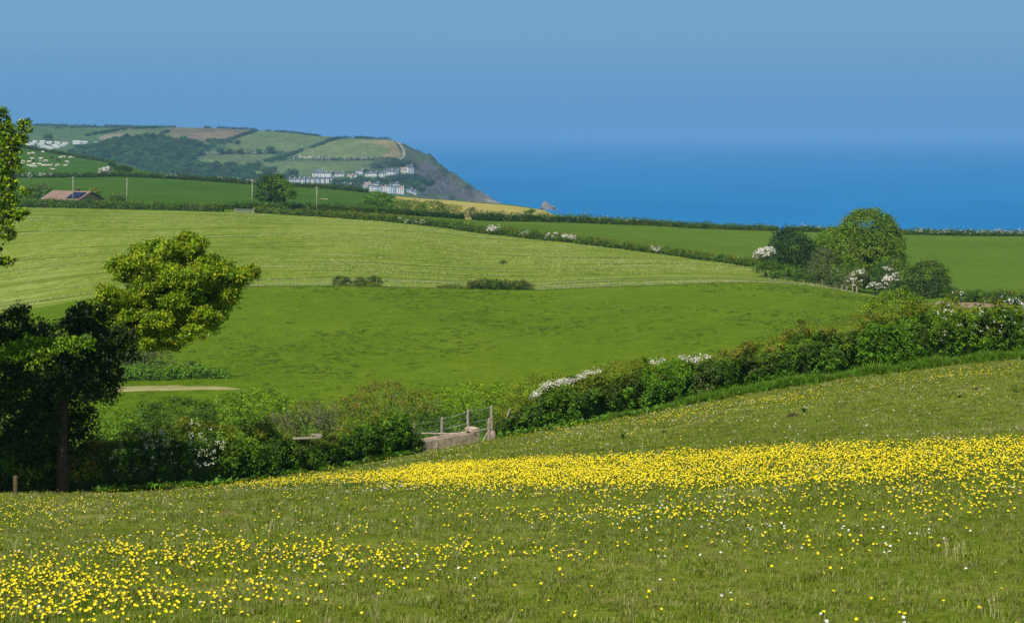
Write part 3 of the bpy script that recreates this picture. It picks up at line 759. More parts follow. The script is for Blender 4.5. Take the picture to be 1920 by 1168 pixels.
# far side of the dip, left
bush('scrub_bush', 'grey-green scrub bush below the yellow-green tree, left of its round neighbour', 222, [(290, 690, 42, 34), (250, 700, 35, 30), (262, 672, 22, 18)], 420, 12, .28, .22, G_GREY + G_DARK[1:], trunk_r=.15, twigs=20)
bush('scrub_bush', 'small round dark bush at the foot of the green pasture', 224, [(358, 702, 32, 24), (325, 712, 30, 16)], 260, 12, .25, .2, G_DARK + G_GREY[:1], trunk_r=.12)
hedge('hedge', 'low green hedge in front of the scrub, above the pale dry track', [(-200, 212, 1.3), (220, 214, 1.5), (300, 214, 1.3), (380, 215, 1.3), (420, 215, .8), (438, 215, .25)], 2.2, 26, 10, .2, .2, G_MID + G_NETTLE, topcols=G_LIME)

# ------------------------------------------------------------------ middle distance
def field_hedge(label, p0, p1, Yf, Pf, hm, thick, dens, cols, dY=0.0, step=40, leaf=.26, cr=.25, per=9, **k):
    ps = np.unique(np.append(np.arange(p0, p1, step), p1))
    st = [(p, float(Yf(p)) + dY, hm(p) if callable(hm) else hm) for p in ps]
    return hedge('hedge', label, st, thick, dens, per, cr, leaf, cols, group='field hedges beyond the green pasture', **k)
aYf = lambda p: max(float(aY0(p)), float(fY(p)) + 1.0)
HG = G_DARK + G_MID[:2]
field_hedge('trimmed hedge atop the mown field, between the bungalow and the field gate', -320, 418, aYf, aP0, 2.1, 2.4, 26, HG, topcols=G_OLIVE, dY=.5)
field_hedge('long hedge running diagonally from the field gate down to the blossomed trees', 478, 1445, aYf, aP0, ln([(478, 1.5), (700, 1.9), (900, 1.9), (1240, 1.3), (1445, 1.3)]), 2.0, 24, HG + G_OLIVE[:1], topcols=G_BROWN, dY=.5,
            blossom=[(918, 938, .5, 1, 40, .28), (985, 997, .6, 1, 8, .25), (1030, 1052, .5, 1, 14, .25), (1060, 1084, .6, 1, 34, .28), (1226, 1246, .5, 1, 26, .25), (745, 800, .2, .7, 14, .22)])
field_hedge('low dark hedge behind the diagonal one, from the leaning tree to a pole', 420, 868, bY, bP, 2.0, 2.2, 24, HG, dY=.5)
field_hedge('dark seaward hedge of the far pasture, between the pole and the domed tree', 888, 1459, bY, bP, ln([(888, 2.9), (1100, 2.6), (1300, 2.0), (1459, 1.8)]), 2.6, 24, HG, dY=.5, basecols=G_OLIVE, blossom=[(900, 1200, .5, 1, 40, .22)])
field_hedge('white-flecked hedge on the right skyline beside the sea, behind the domed tree', 1472, 2300, bY, bP, 1.9, 2.2, 22, HG, dY=.5, rough=.2, blossom=[(1500, 1560, .7, 1, 8, .28), (1715, 1790, .4, 1, 30, .3), (1800, 1930, .4, 1, 55, .3)])
field_hedge('thick dark hedge at the right edge above the bare soil', 1795, 2400, fY, fP, 1.9, 2.4, 34, G_DARK + G_MID[:1], dY=.2, leaf=.22, cr=.2, per=12, topcols=G_BROWN, blossom=[(1795, 1815, .3, .9, 4, .2)])
field_hedge('distant hedge between the cattle pasture and the dark green crop field', -150, 690, dY, dP, 1.9, 2.4, 13, G_DARK, leaf=.45, cr=.4, per=8, blossom=[(40, 62, .3, 1, 22, .4), (74, 98, .3, 1, 26, .4), (310, 345, .5, 1, 8, .4), (400, 480, .7, 1, 10, .4)])
ep = [(30, 1.9), (60, 2.2), (110, 2.2), (160, 2.0), (215, 1.5)]
hedge('hedge', 'far hedge along the top of the cattle pasture', [(p, float(eY(p)), h) for p, h in ep], 3, 9, 8, .5, .6, G_DARK, group='field hedges beyond the green pasture')

# bushes standing on the fence line of the green pasture
def shrub_at(name, label, px, py, Y, w, h, cols, n=110, leaf=.24, **k):
    b = gp(px, Y); s = Y / F
    L_ = [(b.x, b.y, b.z + h * s * .45, w * s * .5, w * s * .45, h * s * .55)]
    if w > 14: L_ += [(b.x - w * s * .25, b.y, b.z + h * s * .35, w * s * .3, w * s * .3, h * s * .45), (b.x + w * s * .28, b.y - .2, b.z + h * s * .33, w * s * .28, w * s * .3, h * s * .45)]
    return grow(name, label, k.pop('cat', 'bush'), L_, tuple(b), n, 10, leaf * .9, leaf, cols, low=-.5, trunk_r=k.pop('trunk_r', .06), **k)
G3 = 'small bushes on the pasture fence line'
shrub_at('bush', 'leftmost and largest of the three small round bushes on the pasture fence line', 641, 527, 331, 32, 17, G_DARK + G_OLIVE[:1], group=G3)
shrub_at('bush', 'lowest, middle one of the three small round bushes on the pasture fence line', 676, 528, 331, 23, 14, G_DARK + G_OLIVE[:1], group=G3, n=90)
shrub_at('bush', 'pointed rightmost of the three small bushes on the pasture fence line', 703, 527, 331, 26, 19, G_DARK + G_OLIVE[:2], group=G3)
hedge('thicket', 'long low dark thicket standing alone in the middle of the pasture fence line', [(878, 330, 1.05), (895, 330, 1.55), (930, 330, 1.3), (960, 330, 1.15), (985, 330, 1.35), (998, 330, .8)], 1.9, 60, 9, .17, .22, G_DARK + G_OLIVE[:1], topcols=G_BROWN, rough=.2, cat='thicket')
hedge('scrub', 'small straggling scrub left of the long dark thicket on the fence line', [(820, 330, .3), (838, 330, .55), (860, 330, .35), (876, 330, .3)], .8, 40, 7, .12, .16, G_DARK + G_OLIVE, rough=.3, core=False, cat='scrub')
shrub_at('bush', 'tiny dark tuft of scrub out in the mown field', 943, 500, 390, 14, 7, G_DARK, n=24, leaf=.2)

# strip of dry grass along the pasture fence
def strip(name, pts, w, dens, leaf, cols, hm):
    X = []; 
    for (p0, p1, n) in pts:
        p = p0 + (p1 - p0) * rng.random(n); y = fY(p) + .3 + w * rng.normal(size=n); x = (p - 960) / F * y
        X.append(np.stack([x, y, ground(x, y) + hm * rng.random(n)], -1))
    X = np.concatenate(X)
    o = link(name, leafmesh(name, X, np.tile([0, -1., .4], (len(X), 1)), np.full(len(X), leaf), pal(len(X), cols, .15), droop=0, aspect=.35)); return tag(o, kind='stuff')
STRAW = [(0.34, 0.34, 0.16), (0.26, 0.29, 0.11), (0.42, 0.40, 0.22)]
strip('dry_grass', [(450, 620, 700), (720, 880, 200), (1000, 1600, 3200)], .5, 1, .24, STRAW, .18)
def strip_line():
    o = strip('rough_grass', [(440, 1615, 5500)], .35, 1, .22, G_MID + G_DARK, .12)
    o.location = (0, -1.2, -.05)
strip_line()

def post_mesh(h, w=.1, top=.02):
    V, Fc = box_vf(-w / 2, w / 2, -w / 2, w / 2, -.4, h)
    me = pymesh('post', V, Fc, [WOOD]); return bevel(me, w * .14)
PM = post_mesh(.95, .09)
ff = empty('post_and_wire_fence', gp(1100, 330.3), 0, 'post and wire fence running across the field between the mown grass and the green pasture', 'fence')
pxs = list(np.arange(452, 1560, 33.0)) + [1568, 1574, 1580, 1585, 1590]
tops = []
for p in pxs:
    if 632 < p < 712 or 880 < p < 996: continue
    Yp = float(fY(p)) + .3; b = gp(p + random.uniform(-4, 4), Yp)
    o = link('post', PM, ff, False); o.location = b - ff.location; o.rotation_euler = (random.uniform(-.05, .05), random.uniform(-.06, .06), random.uniform(0, 1))
    o.scale = (1, 1, random.uniform(.85, 1.1)); tops.append(b)
for hz in (.45, .95):
    V, Fc = tube_vf([b + Vector((0, -.07, hz)) for b in tops], .009, 3)
    link('wire', pymesh('wire', V, Fc, [WIRE]), ff)
for k, (p, lab) in enumerate(((1599, 'left one of two stout pale gate posts at the right end of the pasture fence'), (1606, 'right one of two stout pale gate posts at the right end of the pasture fence'))):
    o = link('gate_post', post_mesh(1.15, .2)); o.location = gp(p, 341); o.rotation_euler = (0, (-.08, .06)[k], .3)
    tag(o, lab, 'post', 'gate posts by the blossomed trees')

# field gate at the top of the mown field
def field_gate(px0, px1, Y):
    a, b = gp(px0, Y), gp(px1, Y + 1)
    g = empty('field_gate', a, math.atan2(b.y - a.y, b.x - a.x), 'grey metal field gate in the hedge gap at the top of the mown field', 'gate')
    Lg = (b - a).length; m = mat('grey_metal', (0.42, 0.44, 0.46), .5, .1, 2, metal=.3)
    for i, z in enumerate((.18, .36, .56, .8, 1.08)):
        V, Fc = tube_vf([(0, 0, z), (Lg, 0, z + (b.z - a.z))], .035, 6); link('rail', pymesh('rail', V, Fc, [m]), g, False)
    for x in (0.0, Lg * .5, Lg):
        V, Fc = tube_vf([(x, -.05, .12 + (b.z - a.z) * x / Lg), (x, -.05, 1.12 + (b.z - a.z) * x / Lg)], .035, 6); link('upright', pymesh('upright', V, Fc, [m]), g, False)
    V, Fc = tube_vf([(0.03, -.08, .2), (Lg * .97, -.08, 1.02 + (b.z - a.z))], .025, 6); link('brace', pymesh('brace', V, Fc, [m]), g, False)
    for x in (-.2, Lg + .2):
        o = link('gate_post', post_mesh(1.35, .2), g, False); o.location = (x, 0, (b.z - a.z) * (x > 1))
field_gate(442, 474, 526)

# utility poles
def pole(px, top_py, Y, label, extra=False):
    b = gp(px, Y); h = -(top_py - HOR) / F * Y - b.z
    r = empty('utility_pole', b, random.uniform(-.2, .2), label, 'pole', 'utility poles across the fields')
    V, Fc = tube_vf([(0, 0, -.5), (0, 0, h * .5), (0, 0, h)], [.15, .12, .10], 10); link('shaft', pymesh('shaft', V, Fc, [POLE], True), r, False)
    V, Fc = box_vf(-.55, .55, -.24, -.16, h - .45, h - .35); link('crossarm', bevel(pymesh('crossarm', V, Fc, [WOOD]), .01), r, False)
    for x in (-.45, 0, .45):
        V, Fc = tube_vf([(x, -.2, h - .35), (x, -.2, h - .27), (x, -.2, h - .2)], [.03, .05, .02], 6); link('insulator', pymesh('insulator', V, Fc, [POLE], True), r, False)
    if extra:
        V, Fc = box_vf(-.38, .38, -.5, -.2, .55, 1.55); link('box', bevel(pymesh('box', V, Fc, [WHITE]), .05), r, False)
    return r
pole(137, 331, 561, 'utility pole standing in front of the bungalow roof')
pole(238, 335, 566, 'utility pole alone right of the bungalow')
pole(473, 337, 560, 'utility pole left of the dark round tree, small white box near its foot', True)
pole(594, 350, 566, 'utility pole right of the leaning tree, in front of the dark green field')
pole(878, 377, 603, 'utility pole in the gap of the dark hedge below the barley field')

# bungalow
bl = P(83, 374, 560)
BUN = (P(126, 374, 575).x, 582.0)
_g0 = ground
def ground(X, Y):
    z = _g0(X, Y)
    r2 = ((np.asarray(X, float) - BUN[0]) ** 2 + (np.asarray(Y, float) - BUN[1]) ** 2) / 15.0 ** 2
    return z - 2.3 * np.exp(-r2 ** 3)
def bungalow():
    eave = -(375 - HOR) / F * 578
    r = empty('bungalow', (BUN[0], BUN[1], eave - 2.4), math.radians(-39), 'long brown-roofed bungalow with solar panels behind the hedge on the left', 'bungalow')
    Lh, d, rise, h = 7.8, 4.5, 2.3, 2.4
    V, Fc = box_vf(-Lh, Lh, -d + .35, d - .35, 0, h); w = mat('ochre_wall', (0.48, 0.33, 0.13), .8, .1, 1)
    V += [(Lh, -d + .35, h), (Lh, d - .35, h), (Lh, 0, h + rise * .9), (-Lh, -d + .35, h), (-Lh, d - .35, h), (-Lh, 0, h + rise * .9)]
    Fc += [(8, 9, 10), (12, 11, 13)]
    link('wall', pymesh('wall', V, Fc, [w]), r, False)
    tile = mat('brown_tile', (0.26, 0.17, 0.13), .85, .15, .8, .03, 6)
    t = .14; E = Lh + .5
    for s in (-1, 1):
        V = [(-E, s * (d + .2), h - .08), (E, s * (d + .2), h - .08), (E, 0, h + rise), (-E, 0, h + rise)]
        V += [(x, y, z + t) for x, y, z in V]
        Fc = [(0, 1, 2, 3), (7, 6, 5, 4), (0, 4, 5, 1), (1, 5, 6, 2), (2, 6, 7, 3), (3, 7, 4, 0)]
        rf = link('roof', pymesh('roof', V, Fc, [tile]), r, False)
    barge = mat('dark_bargeboard', (0.10, 0.06, 0.045), .7, .1, 2)
    for s in (-1, 1):
        V, Fc = tube_vf([(E + .03, s * (d + .2), h + .0), (E + .03, 0, h + rise + .05)], .11, 4); link('bargeboard', pymesh('bargeboard', V, Fc, [barge]), r, False)
    V, Fc = tube_vf([(-E - .03, -(d + .2), h + .0), (-E - .03, 0, h + rise + .05)], .13, 4); link('bargeboard', pymesh('bargeboard', V, Fc, [WHITE]), r, False)
    V, Fc = box_vf(.9, 1.6, .6, 1.3, h + rise - .6, h + rise + .75); c = link('chimney', bevel(pymesh('chimney', V, Fc, [mat('chimney_brick', (.10, .055, .04), .9, .2, 3)]), .03), r, False)
    V, Fc = tube_vf([(1.25, .95, h + rise + .7), (1.25, .95, h + rise + 1.1)], .14, 8); o = link('chimney_pot', pymesh('chimney_pot', V, Fc, [tile]), c, False)
    pv = mat('solar_cell', (0.012, 0.02, 0.06), .25, .2, 3, spec=.5)
    sl = Vector((0, d + .2, rise + .08)).normalized(); nrm = Vector((0, -sl.z, sl.y))
    for i in range(5):
        for j in range(2):
            o0 = Vector((2.2 + i * 1.08, -(d + .2), h + .06)) + sl * (.75 + j * 1.75) + nrm * .2
            o0 += Vector((0, 0, 0)); w_, l_ = 1.02, 1.68
            V = [o0, o0 + Vector((w_, 0, 0)), o0 + Vector((w_, 0, 0)) + sl * l_, o0 + sl * l_]
            V += [v + nrm * .05 for v in V]
            Fc = [(3, 2, 1, 0), (4, 5, 6, 7), (0, 1, 5, 4), (1, 2, 6, 5), (2, 3, 7, 6), (3, 0, 4, 7)]
            link('solar_panel', pymesh('solar_panel', V, Fc, [pv]), r, False)
    V, Fc = box_vf(Lh + .0, Lh + .05, -1.4, 1.4, .9, 2.1); wn = link('window', pymesh('window', V, Fc, [GLASS]), r, False)
    for x in (-5, -1.5, 2, 5.4):
        V, Fc = box_vf(x - .8, x + .8, -d + .28, -d + .36, .9, 2.0); link('window', pymesh('window', V, Fc, [GLASS]), r, False)
bungalow()

# trees and bushes round the bungalow and along the far hedges
def tree(name, label, lobes, Y, n, per, cr, leaf, cols, tr, **k):
    L_ = [lobe(l[0], l[1], Y, l[2], l[3]) for l in lobes]
    bx = k.pop('bx', float(np.mean([l[0] for l in lobes])))
    b = gp(bx, Y)
    return grow(name, label, k.pop('cat', 'tree'), L_, tuple(b), n, per, cr, leaf, cols, trunk_r=tr, **k)
tree('bush', 'rounded grey-green bush left of the bungalow', [(72, 362, 26, 17), (40, 366, 22, 12), (98, 370, 14, 9)], 598, 200, 10, .5, .5, G_GREY + G_MID, .15, cat='bush')
tree('bush', 'small olive bush behind the solar panels of the bungalow', [(175, 363, 15, 10)], 612, 70, 10, .4, .45, G_OLIVE + G_MID, .12, cat='bush')
tree('bush', 'low green bush just right of the bungalow, beside a pole', [(221, 371, 17, 8), (208, 374, 10, 6)], 590, 80, 10, .4, .45, G_MID + G_GREY, .12, cat='bush')
tree('tree', 'dark round tree standing alone at the far hedge beside a pole', [(505, 362, 27, 24), (497, 345, 14, 14), (518, 342, 20, 14), (520, 365, 16, 20)], 566, 420, 12, .5, .5, [(0.022, 0.055, .010), (0.03, .07, .012)] + G_MID[:1], .3, top=G_MID[2:] + G_DARK, bx=505)
tree('tree', 'lighter green tree with leaning trunks just right of the dark round tree', [(537, 358, 16, 13), (528, 344, 13, 8), (546, 366, 10, 9)], 563, 190, 12, .4, .4, G_LIME[2:] + G_MID, .28, bx=529, limbs=3)
tree('bush', 'rounded green thicket below the seaside terrace, at the end of the far hedge', [(708, 372, 24, 13), (730, 380, 24, 12), (690, 378, 14, 11)], 625, 330, 11, .45, .45, G_MID + G_NETTLE, .15, cat='bush')
tree('bush', 'low ragged row of grey-green shrubs in front of the barley field', [(775, 386, 26, 11), (808, 388, 26, 11), (838, 391, 20, 8), (750, 386, 18, 10)], 640, 360, 11, .4, .42, G_GREY[:1] + G_MID + G_OLIVE[:1], .12, cat='bush')
tree('bush', 'small bare spiky bush poking above the hedge left of the pole', [(858, 393, 10, 8)], 622, 34, 8, .4, .35, G_OLIVE, .1, cat='bush')
tree('bush', 'pale bushy shrub at the foot of the pole in the hedge gap', [(883, 400, 12, 11)], 606, 60, 9, .35, .4, G_GREY, .1, cat='bush')
tree('bush', 'tiny bright green bush topping the hedge below the rock stack', [(997, 396, 8, 4)], 632, 30, 9, .3, .4, G_MID, .08, cat='bush')
tree('tree', 'small dark tree in the corner of the cattle pasture', [(211, 310, 8, 9)], 1180, 50, 9, .7, .8, G_DARK, .25)
tree('hawthorn', 'white blossomed hawthorn at the lower right corner of the cattle pasture', [(194, 322, 9, 6), (203, 320, 6, 7)], 930, 40, 9, .6, .6, G_GREY, .2, cat='hawthorn', blossom=60, bsize=.6)
tree('bush', 'long dark scrub on the bank right of the pasture corner tree', [(228, 316, 16, 5), (243, 319, 9, 3)], 1000, 90, 9, .6, .7, G_DARK, .15, cat='bush')

# the clump of trees on the right
DOM = [(0.19, 0.29, 0.008), (0.14, 0.22, 0.008), (0.23, 0.31, 0.010), (0.15, .20, .010)]
tree('tree', 'big domed light green tree, tallest of the clump on the right', [(1625, 432, 50, 40), (1592, 462, 38, 40), (1662, 455, 34, 38), (1632, 480, 62, 48), (1660, 425, 20, 20), (1600, 425, 24, 20), (1640, 405, 22, 13), (1585, 440, 14, 12), (1680, 445, 16, 14), (1610, 402, 14, 10), (1668, 470, 26, 22), (1580, 480, 20, 20)], 362, 2300, 13, .42, .32, DOM, .42, top=G_MID, limbs=9)
tree('tree', 'small green tree between the dark tree and the big domed tree', [(1562, 447, 28, 22), (1545, 470, 18, 26)], 372, 260, 12, .4, .32, G_MID + G_LIME[2:], .25)
tree('tree', 'dark dense tree at the left end of the right hand clump', [(1482, 470, 42, 40), (1458, 486, 30, 30), (1508, 482, 28, 34), (1470, 445, 22, 18)], 366, 700, 13, .4, .32, [(0.022, 0.052, .012), (0.03, .068, .014), (.038, .08, .016)], .35)
tree('bush', 'grey leafless-looking bush between the dark tree and the domed tree', [(1545, 488, 22, 26), (1535, 505, 20, 20)], 358, 200, 12, .35, .28, G_GREY, .15, cat='bush')
tree('hawthorn', 'hawthorn thick with white blossom at the far left of the clump', [(1429, 479, 15, 13), (1441, 474, 10, 10)], 356, 60, 10, .3, .28, G_GREY, .12, cat='hawthorn', blossom=170, bsize=.26)
tree('bush', 'green bush under the dark tree at the hedge end', [(1470, 512, 40, 17), (1435, 503, 26, 13), (1505, 520, 26, 16)], 352, 330, 12, .3, .26, G_MID + G_DARK, .12, cat='bush')
tree('bush', 'grey-green bush below the middle of the clump', [(1555, 525, 36, 20), (1530, 515, 26, 20), (1590, 525, 26, 22)], 349, 380, 12, .3, .26, G_GREY + G_DARK[1:], .12, cat='bush')
tree('hawthorn', 'pinkish white hawthorn low in the middle of the clump', [(1611, 520, 17, 14), (1600, 530, 16, 14)], 345, 120, 10, .3, .26, G_GREY + G_OLIVE, .12, cat='hawthorn', blossom=60, bsize=.24)
tree('bush', 'dark green bush between the two blossoming hawthorns', [(1640, 528, 28, 22), (1655, 512, 24, 18)], 347, 260, 12, .3, .26, G_DARK, .12, cat='bush')
tree('hawthorn', 'brightest white hawthorn beneath the domed tree, above the rounded lime bush', [(1673, 530, 18, 17), (1664, 540, 14, 10), (1664, 506, 7, 5)], 343, 110, 10, .3, .26, G_DARK, .12, cat='hawthorn', blossom=130, bsize=.26)
tree('hawthorn', 'small half hidden blossoming hawthorn between the pinkish and the brightest one', [(1640, 537, 14, 8)], 342, 40, 10, .25, .24, G_GREY, .1, cat='hawthorn', blossom=34, bsize=.22)
tree('bush', 'big dark olive bush at the right end of the clump', [(1738, 522, 42, 34), (1712, 532, 34, 30), (1758, 532, 22, 26), (1735, 545, 46, 22)], 338, 900, 12, .32, .27, G_OLIVE[1:2] + G_DARK + [(0.06, .075, .02)], .2, cat='bush')
tree('bush', 'dark low bush at the foot of the clump above the lime bush', [(1690, 545, 34, 18)], 336, 200, 12, .3, .26, G_DARK, .1, cat='bush')
tree('bush', 'small dark bush at the clump end beside the bare soil', [(1785, 550, 16, 10)], 316, 60, 11, .25, .24, G_DARK, .08, cat='bush')

# cattle
def skin_mesh(name, verts, edges, rads, mats, sub=1):
    me = bpy.data.meshes.new(name); me.from_pydata(verts, edges, [])
    o = bpy.data.objects.new(name + '_rig', me); C.objects.link(o)
    sk = o.modifiers.new('s', 'SKIN'); sb = o.modifiers.new('u', 'SUBSURF'); sb.levels = sub; sb.render_levels = sub
    bpy.context.view_layer.update()
    if not me.skin_vertices: me.skin_vertices.new()
    for v, r in zip(me.skin_vertices[0].data, rads): v.radius = (r, r)
    me.skin_vertices[0].data[0].use_root = True
    dg = bpy.context.evaluated_depsgraph_get(); dg.update()
    m2 = bpy.data.meshes.new_from_object(o.evaluated_get(dg)); m2.name = name
    bpy.data.objects.remove(o); m2.materials.clear()
    for m in mats: m2.materials.append(m)
    m2.polygons.foreach_set('use_smooth', [True] * len(m2.polygons)); return m2
def cow_mesh(pose, m):
    z = 1.0 if pose != 'lying' else .42
    v = [(-.1, 0, z), (.5, 0, z + .03), (-.75, 0, z + .05), (.8, 0, z + .12)]
    r = [.33, .31, .28, .2]; e = [(0, 1), (0, 2), (1, 3)]
    hd = [(1.0, 0, .75), (1.12, 0, .42), (1.28, 0, .14)] if pose == 'grazing' else [(1.0, 0, z + .3), (1.15, 0, z + .42), (1.45, 0, z + .28)]
    for i, h in enumerate(hd): v.append(h); r.append((.16, .14, .09)[i]); e.append((3 if i == 0 else len(v) - 2, len(v) - 1))
    hi = len(v) - 2
    for s in (-1, 1): v.append((hd[1][0] - .05, s * .24, hd[1][2] + .08)); r.append(.04); e.append((hi, len(v) - 1))
    for (x, src) in ((.48, 1), (-.72, 2)):
        for s in (-1, 1):
            if pose == 'lying':
                ch = [(x + .05, s * .28, .2, .11), (x + .32, s * .34, .09, .07), (x + .02, s * .36, .07, .05)]
            else:
                ch = [(x, s * .2, .72, .13), (x + (.0 if x > 0 else -.07), s * .2, .38, .075), (x + random.uniform(-.05, .05), s * .2, .03, .06)]
            pv = src
            for c in ch: v.append(c[:3]); r.append(c[3]); e.append((pv, len(v) - 1)); pv = len(v) - 1
    for c in ((-1.02, 0, z + .12, .05), (-1.08, 0, z - .35, .03), (-1.07, 0, max(z - .6, .05), .05)):
        v.append(c[:3]); r.append(c[3]); e.append((2 if c[2] > z else len(v) - 2, len(v) - 1))
    return skin_mesh('cow', v, e, r, [m])
COWW = mat('white_hide', (0.74, 0.68, 0.58), .8, .08, 2)
COWB = mat('black_hide', (0.02, 0.018, 0.016), .7, .2, 2)
COWP = mat('piebald_hide', (0.74, 0.70, 0.62), .8, .05, 1.1, var2=(0.02, 0.018, 0.016))
CM = {(p, c): cow_mesh(p, m) for p in ('standing', 'grazing', 'lying') for c, m in (('w', COWW), ('b', COWB), ('p', COWP)) if not (p == 'lying' and c == 'b')}
S_, Gz, Ly = 'standing', 'grazing', 'lying'
cattle = [
 (54, 289.6, Ly, 'w', 'white cow lying alone nearest the tree at the top left of the pasture'), (62, 290, Gz, 'w', 'white cow grazing second from the left in the top row'),
 (80.5, 288, S_, 'w', 'large white cow standing right under the far hedge, highest in the pasture'), (113.7, 298, S_, 'w', 'cream cow, left one of the touching pair at the upper right of the herd'),
 (119.5, 297, S_, 'w', 'white cow, right one of the touching pair at the upper right of the herd'), (132, 297.6, Gz, 'w', 'white cow beneath the hedge, left of the rightmost one'),
 (136, 298.6, Gz, 'p', 'rightmost cow of the herd, patched, below the hedge'), (126, 307, S_, 'w', 'white cow standing by itself at the right side of the herd'),
 (122.6, 312, Ly, 'w', 'white cow lying below the lone standing one on the right'), (108, 313.4, Gz, 'w', 'white cow grazing between the crowd and the right hand pair'),
 (99, 319, Ly, 'w', 'lowest white cow, lying alone near the lower hedge'), (93.5, 311.5, Ly, 'w', 'white cow lying at the right end of the middle row'),
 (86.3, 311.5, Ly, 'w', None), (80, 312, Ly, 'w', None), (74.7, 311.5, S_, 'w', None), (86.3, 305, Gz, 'w', 'white cow grazing just above the right end of the crowd'),
 (76, 300.5, S_, 'w', 'white cow standing left at the peak of the crowd'), (79, 301.5, S_, 'p', 'patched cow standing right at the peak of the crowd'), (76.7, 305.5, S_, 'p', None),
 (61, 301, S_, 'w', 'white cow behind the dark one left of the crowd'), (62, 304.8, S_, 'b', 'black cow among the white ones left of the crowd'), (54.8, 306.6, S_, 'w', None),
 (63, 311.5, S_, 'w', None), (59, 313.4, Ly, 'w', None), (64.5, 315.5, Gz, 'w', 'white cow lowest of the left crowd'), (54.8, 312, Ly, 'w', None),
 (97, 298.5, Gz, 'b', 'smaller black cow alone above the herd'), (109, 303.6, Gz, 'b', 'larger black cow grazing right of the crowd'),
 (37, 306, S_, 'w', None), (43, 306.6, S_, 'w', None), (39.7, 308, Ly, 'w', None), (31, 313, Ly, 'w', 'cream cow lying low beside the foliage of the left tree'), (19, 308.8, S_, 'w', 'white cow half hidden by the left tree, leftmost of the herd')]
for i, (px, py, pose, c, lab) in enumerate(cattle):
    b = find(px, py, 905, 1395)
    o = link('cow', CM[(pose, c)]); o.location = b; o.rotation_euler = (0, 0, random.choice([0, math.pi]) + random.uniform(-.6, .6)); o.scale = (1.12,) * 3
    tag(o, lab or 'cow in the crowded middle of the herd on the hill pasture', 'cow', 'cattle on the hill pasture')

# ------------------------------------------------------------------ headland: houses, caravans, hedges, woods
def prism(w, d, h, rise, over=.3):
    V = [(-w / 2 - over, -d / 2 - over, h), (w / 2 + over, -d / 2 - over, h), (w / 2 + over, d / 2 + over, h), (-w / 2 - over, d / 2 + over, h), (-w / 2 - over, 0, h + rise), (w / 2 + over, 0, h + rise)]
    return V, [(0, 1, 5, 4), (2, 3, 4, 5), (1, 2, 5), (3, 0, 4), (3, 2, 1, 0)]
def house(name, label, px, py, w, h, d=7.5, rise=2.6, wm=WHITE, rm=SLATE, rz=0.0, group=None, chim=1, wins=(2, 2), cat='house', over=.25, sink=2.5):
    b = hfind(px, py)
    r = empty(name, b, rz, label, cat, group)
    V, Fc = box_vf(-w / 2, w / 2, -d / 2, d / 2, -sink, h); link('wall', pymesh('wall', V, Fc, [wm]), r, False)
    V, Fc = prism(w, d, h + .02, rise, over); rf = link('roof', pymesh('roof', V, Fc, [rm]), r, False)
    if chim:
        V, Fc = box_vf(w / 2 - 1.3, w / 2 - .3, -.4, .4, h + rise - .7, h + rise + 1.3); link('chimney', pymesh('chimney', V, Fc, [wm]), rf, False)
    nx_, nz_ = wins
    for i in range(nx_):
        for j in range(nz_):
            x = -w / 2 + w * (i + .5) / nx_; z = h * (j + .5) / nz_
            V, Fc = box_vf(x - .55, x + .55, -d / 2 - .06, -d / 2 + .02, z - .7, z + .7)
            wn = link('window', pymesh('window', V, Fc, [GLASS]), r, False)
    return r
colr = [('white', WHITE)] * 4 + [('pale blue', PALEB)] + [('cream', CREAM)] * 1 + [('pale blue', PALEB), ('white', WHITE), ('white', WHITE), ('white', WHITE)]
nth = ['leftmost', 'second', 'third', 'fourth', 'fifth', 'sixth', 'seventh', 'eighth', 'ninth', 'rightmost']
for i in range(10):
    px = 540 + i * 9.1
    house('terraced_house', f'{colr[i][0]} terraced house, {nth[i]} from the left in the long upper terrace below the headland', px, 345.5 - i * .25, 6.25, 5.0, 8, 2.8, colr[i][1], SLATE, group='houses of the upper terrace', over=0, chim=1)
for i in range(9):
    px = 686 + i * 8.4
    house('terraced_house', f'white terraced house, {nth[i] if i < 8 else "rightmost"} from the left in the lower terrace above the barley field', px, 357.5 + i * .75, 5.9, 5.4 if i < 5 else 7.0, 8, 2.4, WHITE if i % 3 else PALEB, SLATE if i % 4 else PINKT, group='houses of the lower terrace', over=0, wins=(2, 2) if i < 5 else (2, 3))
GH = 'detached houses on the headland slope'
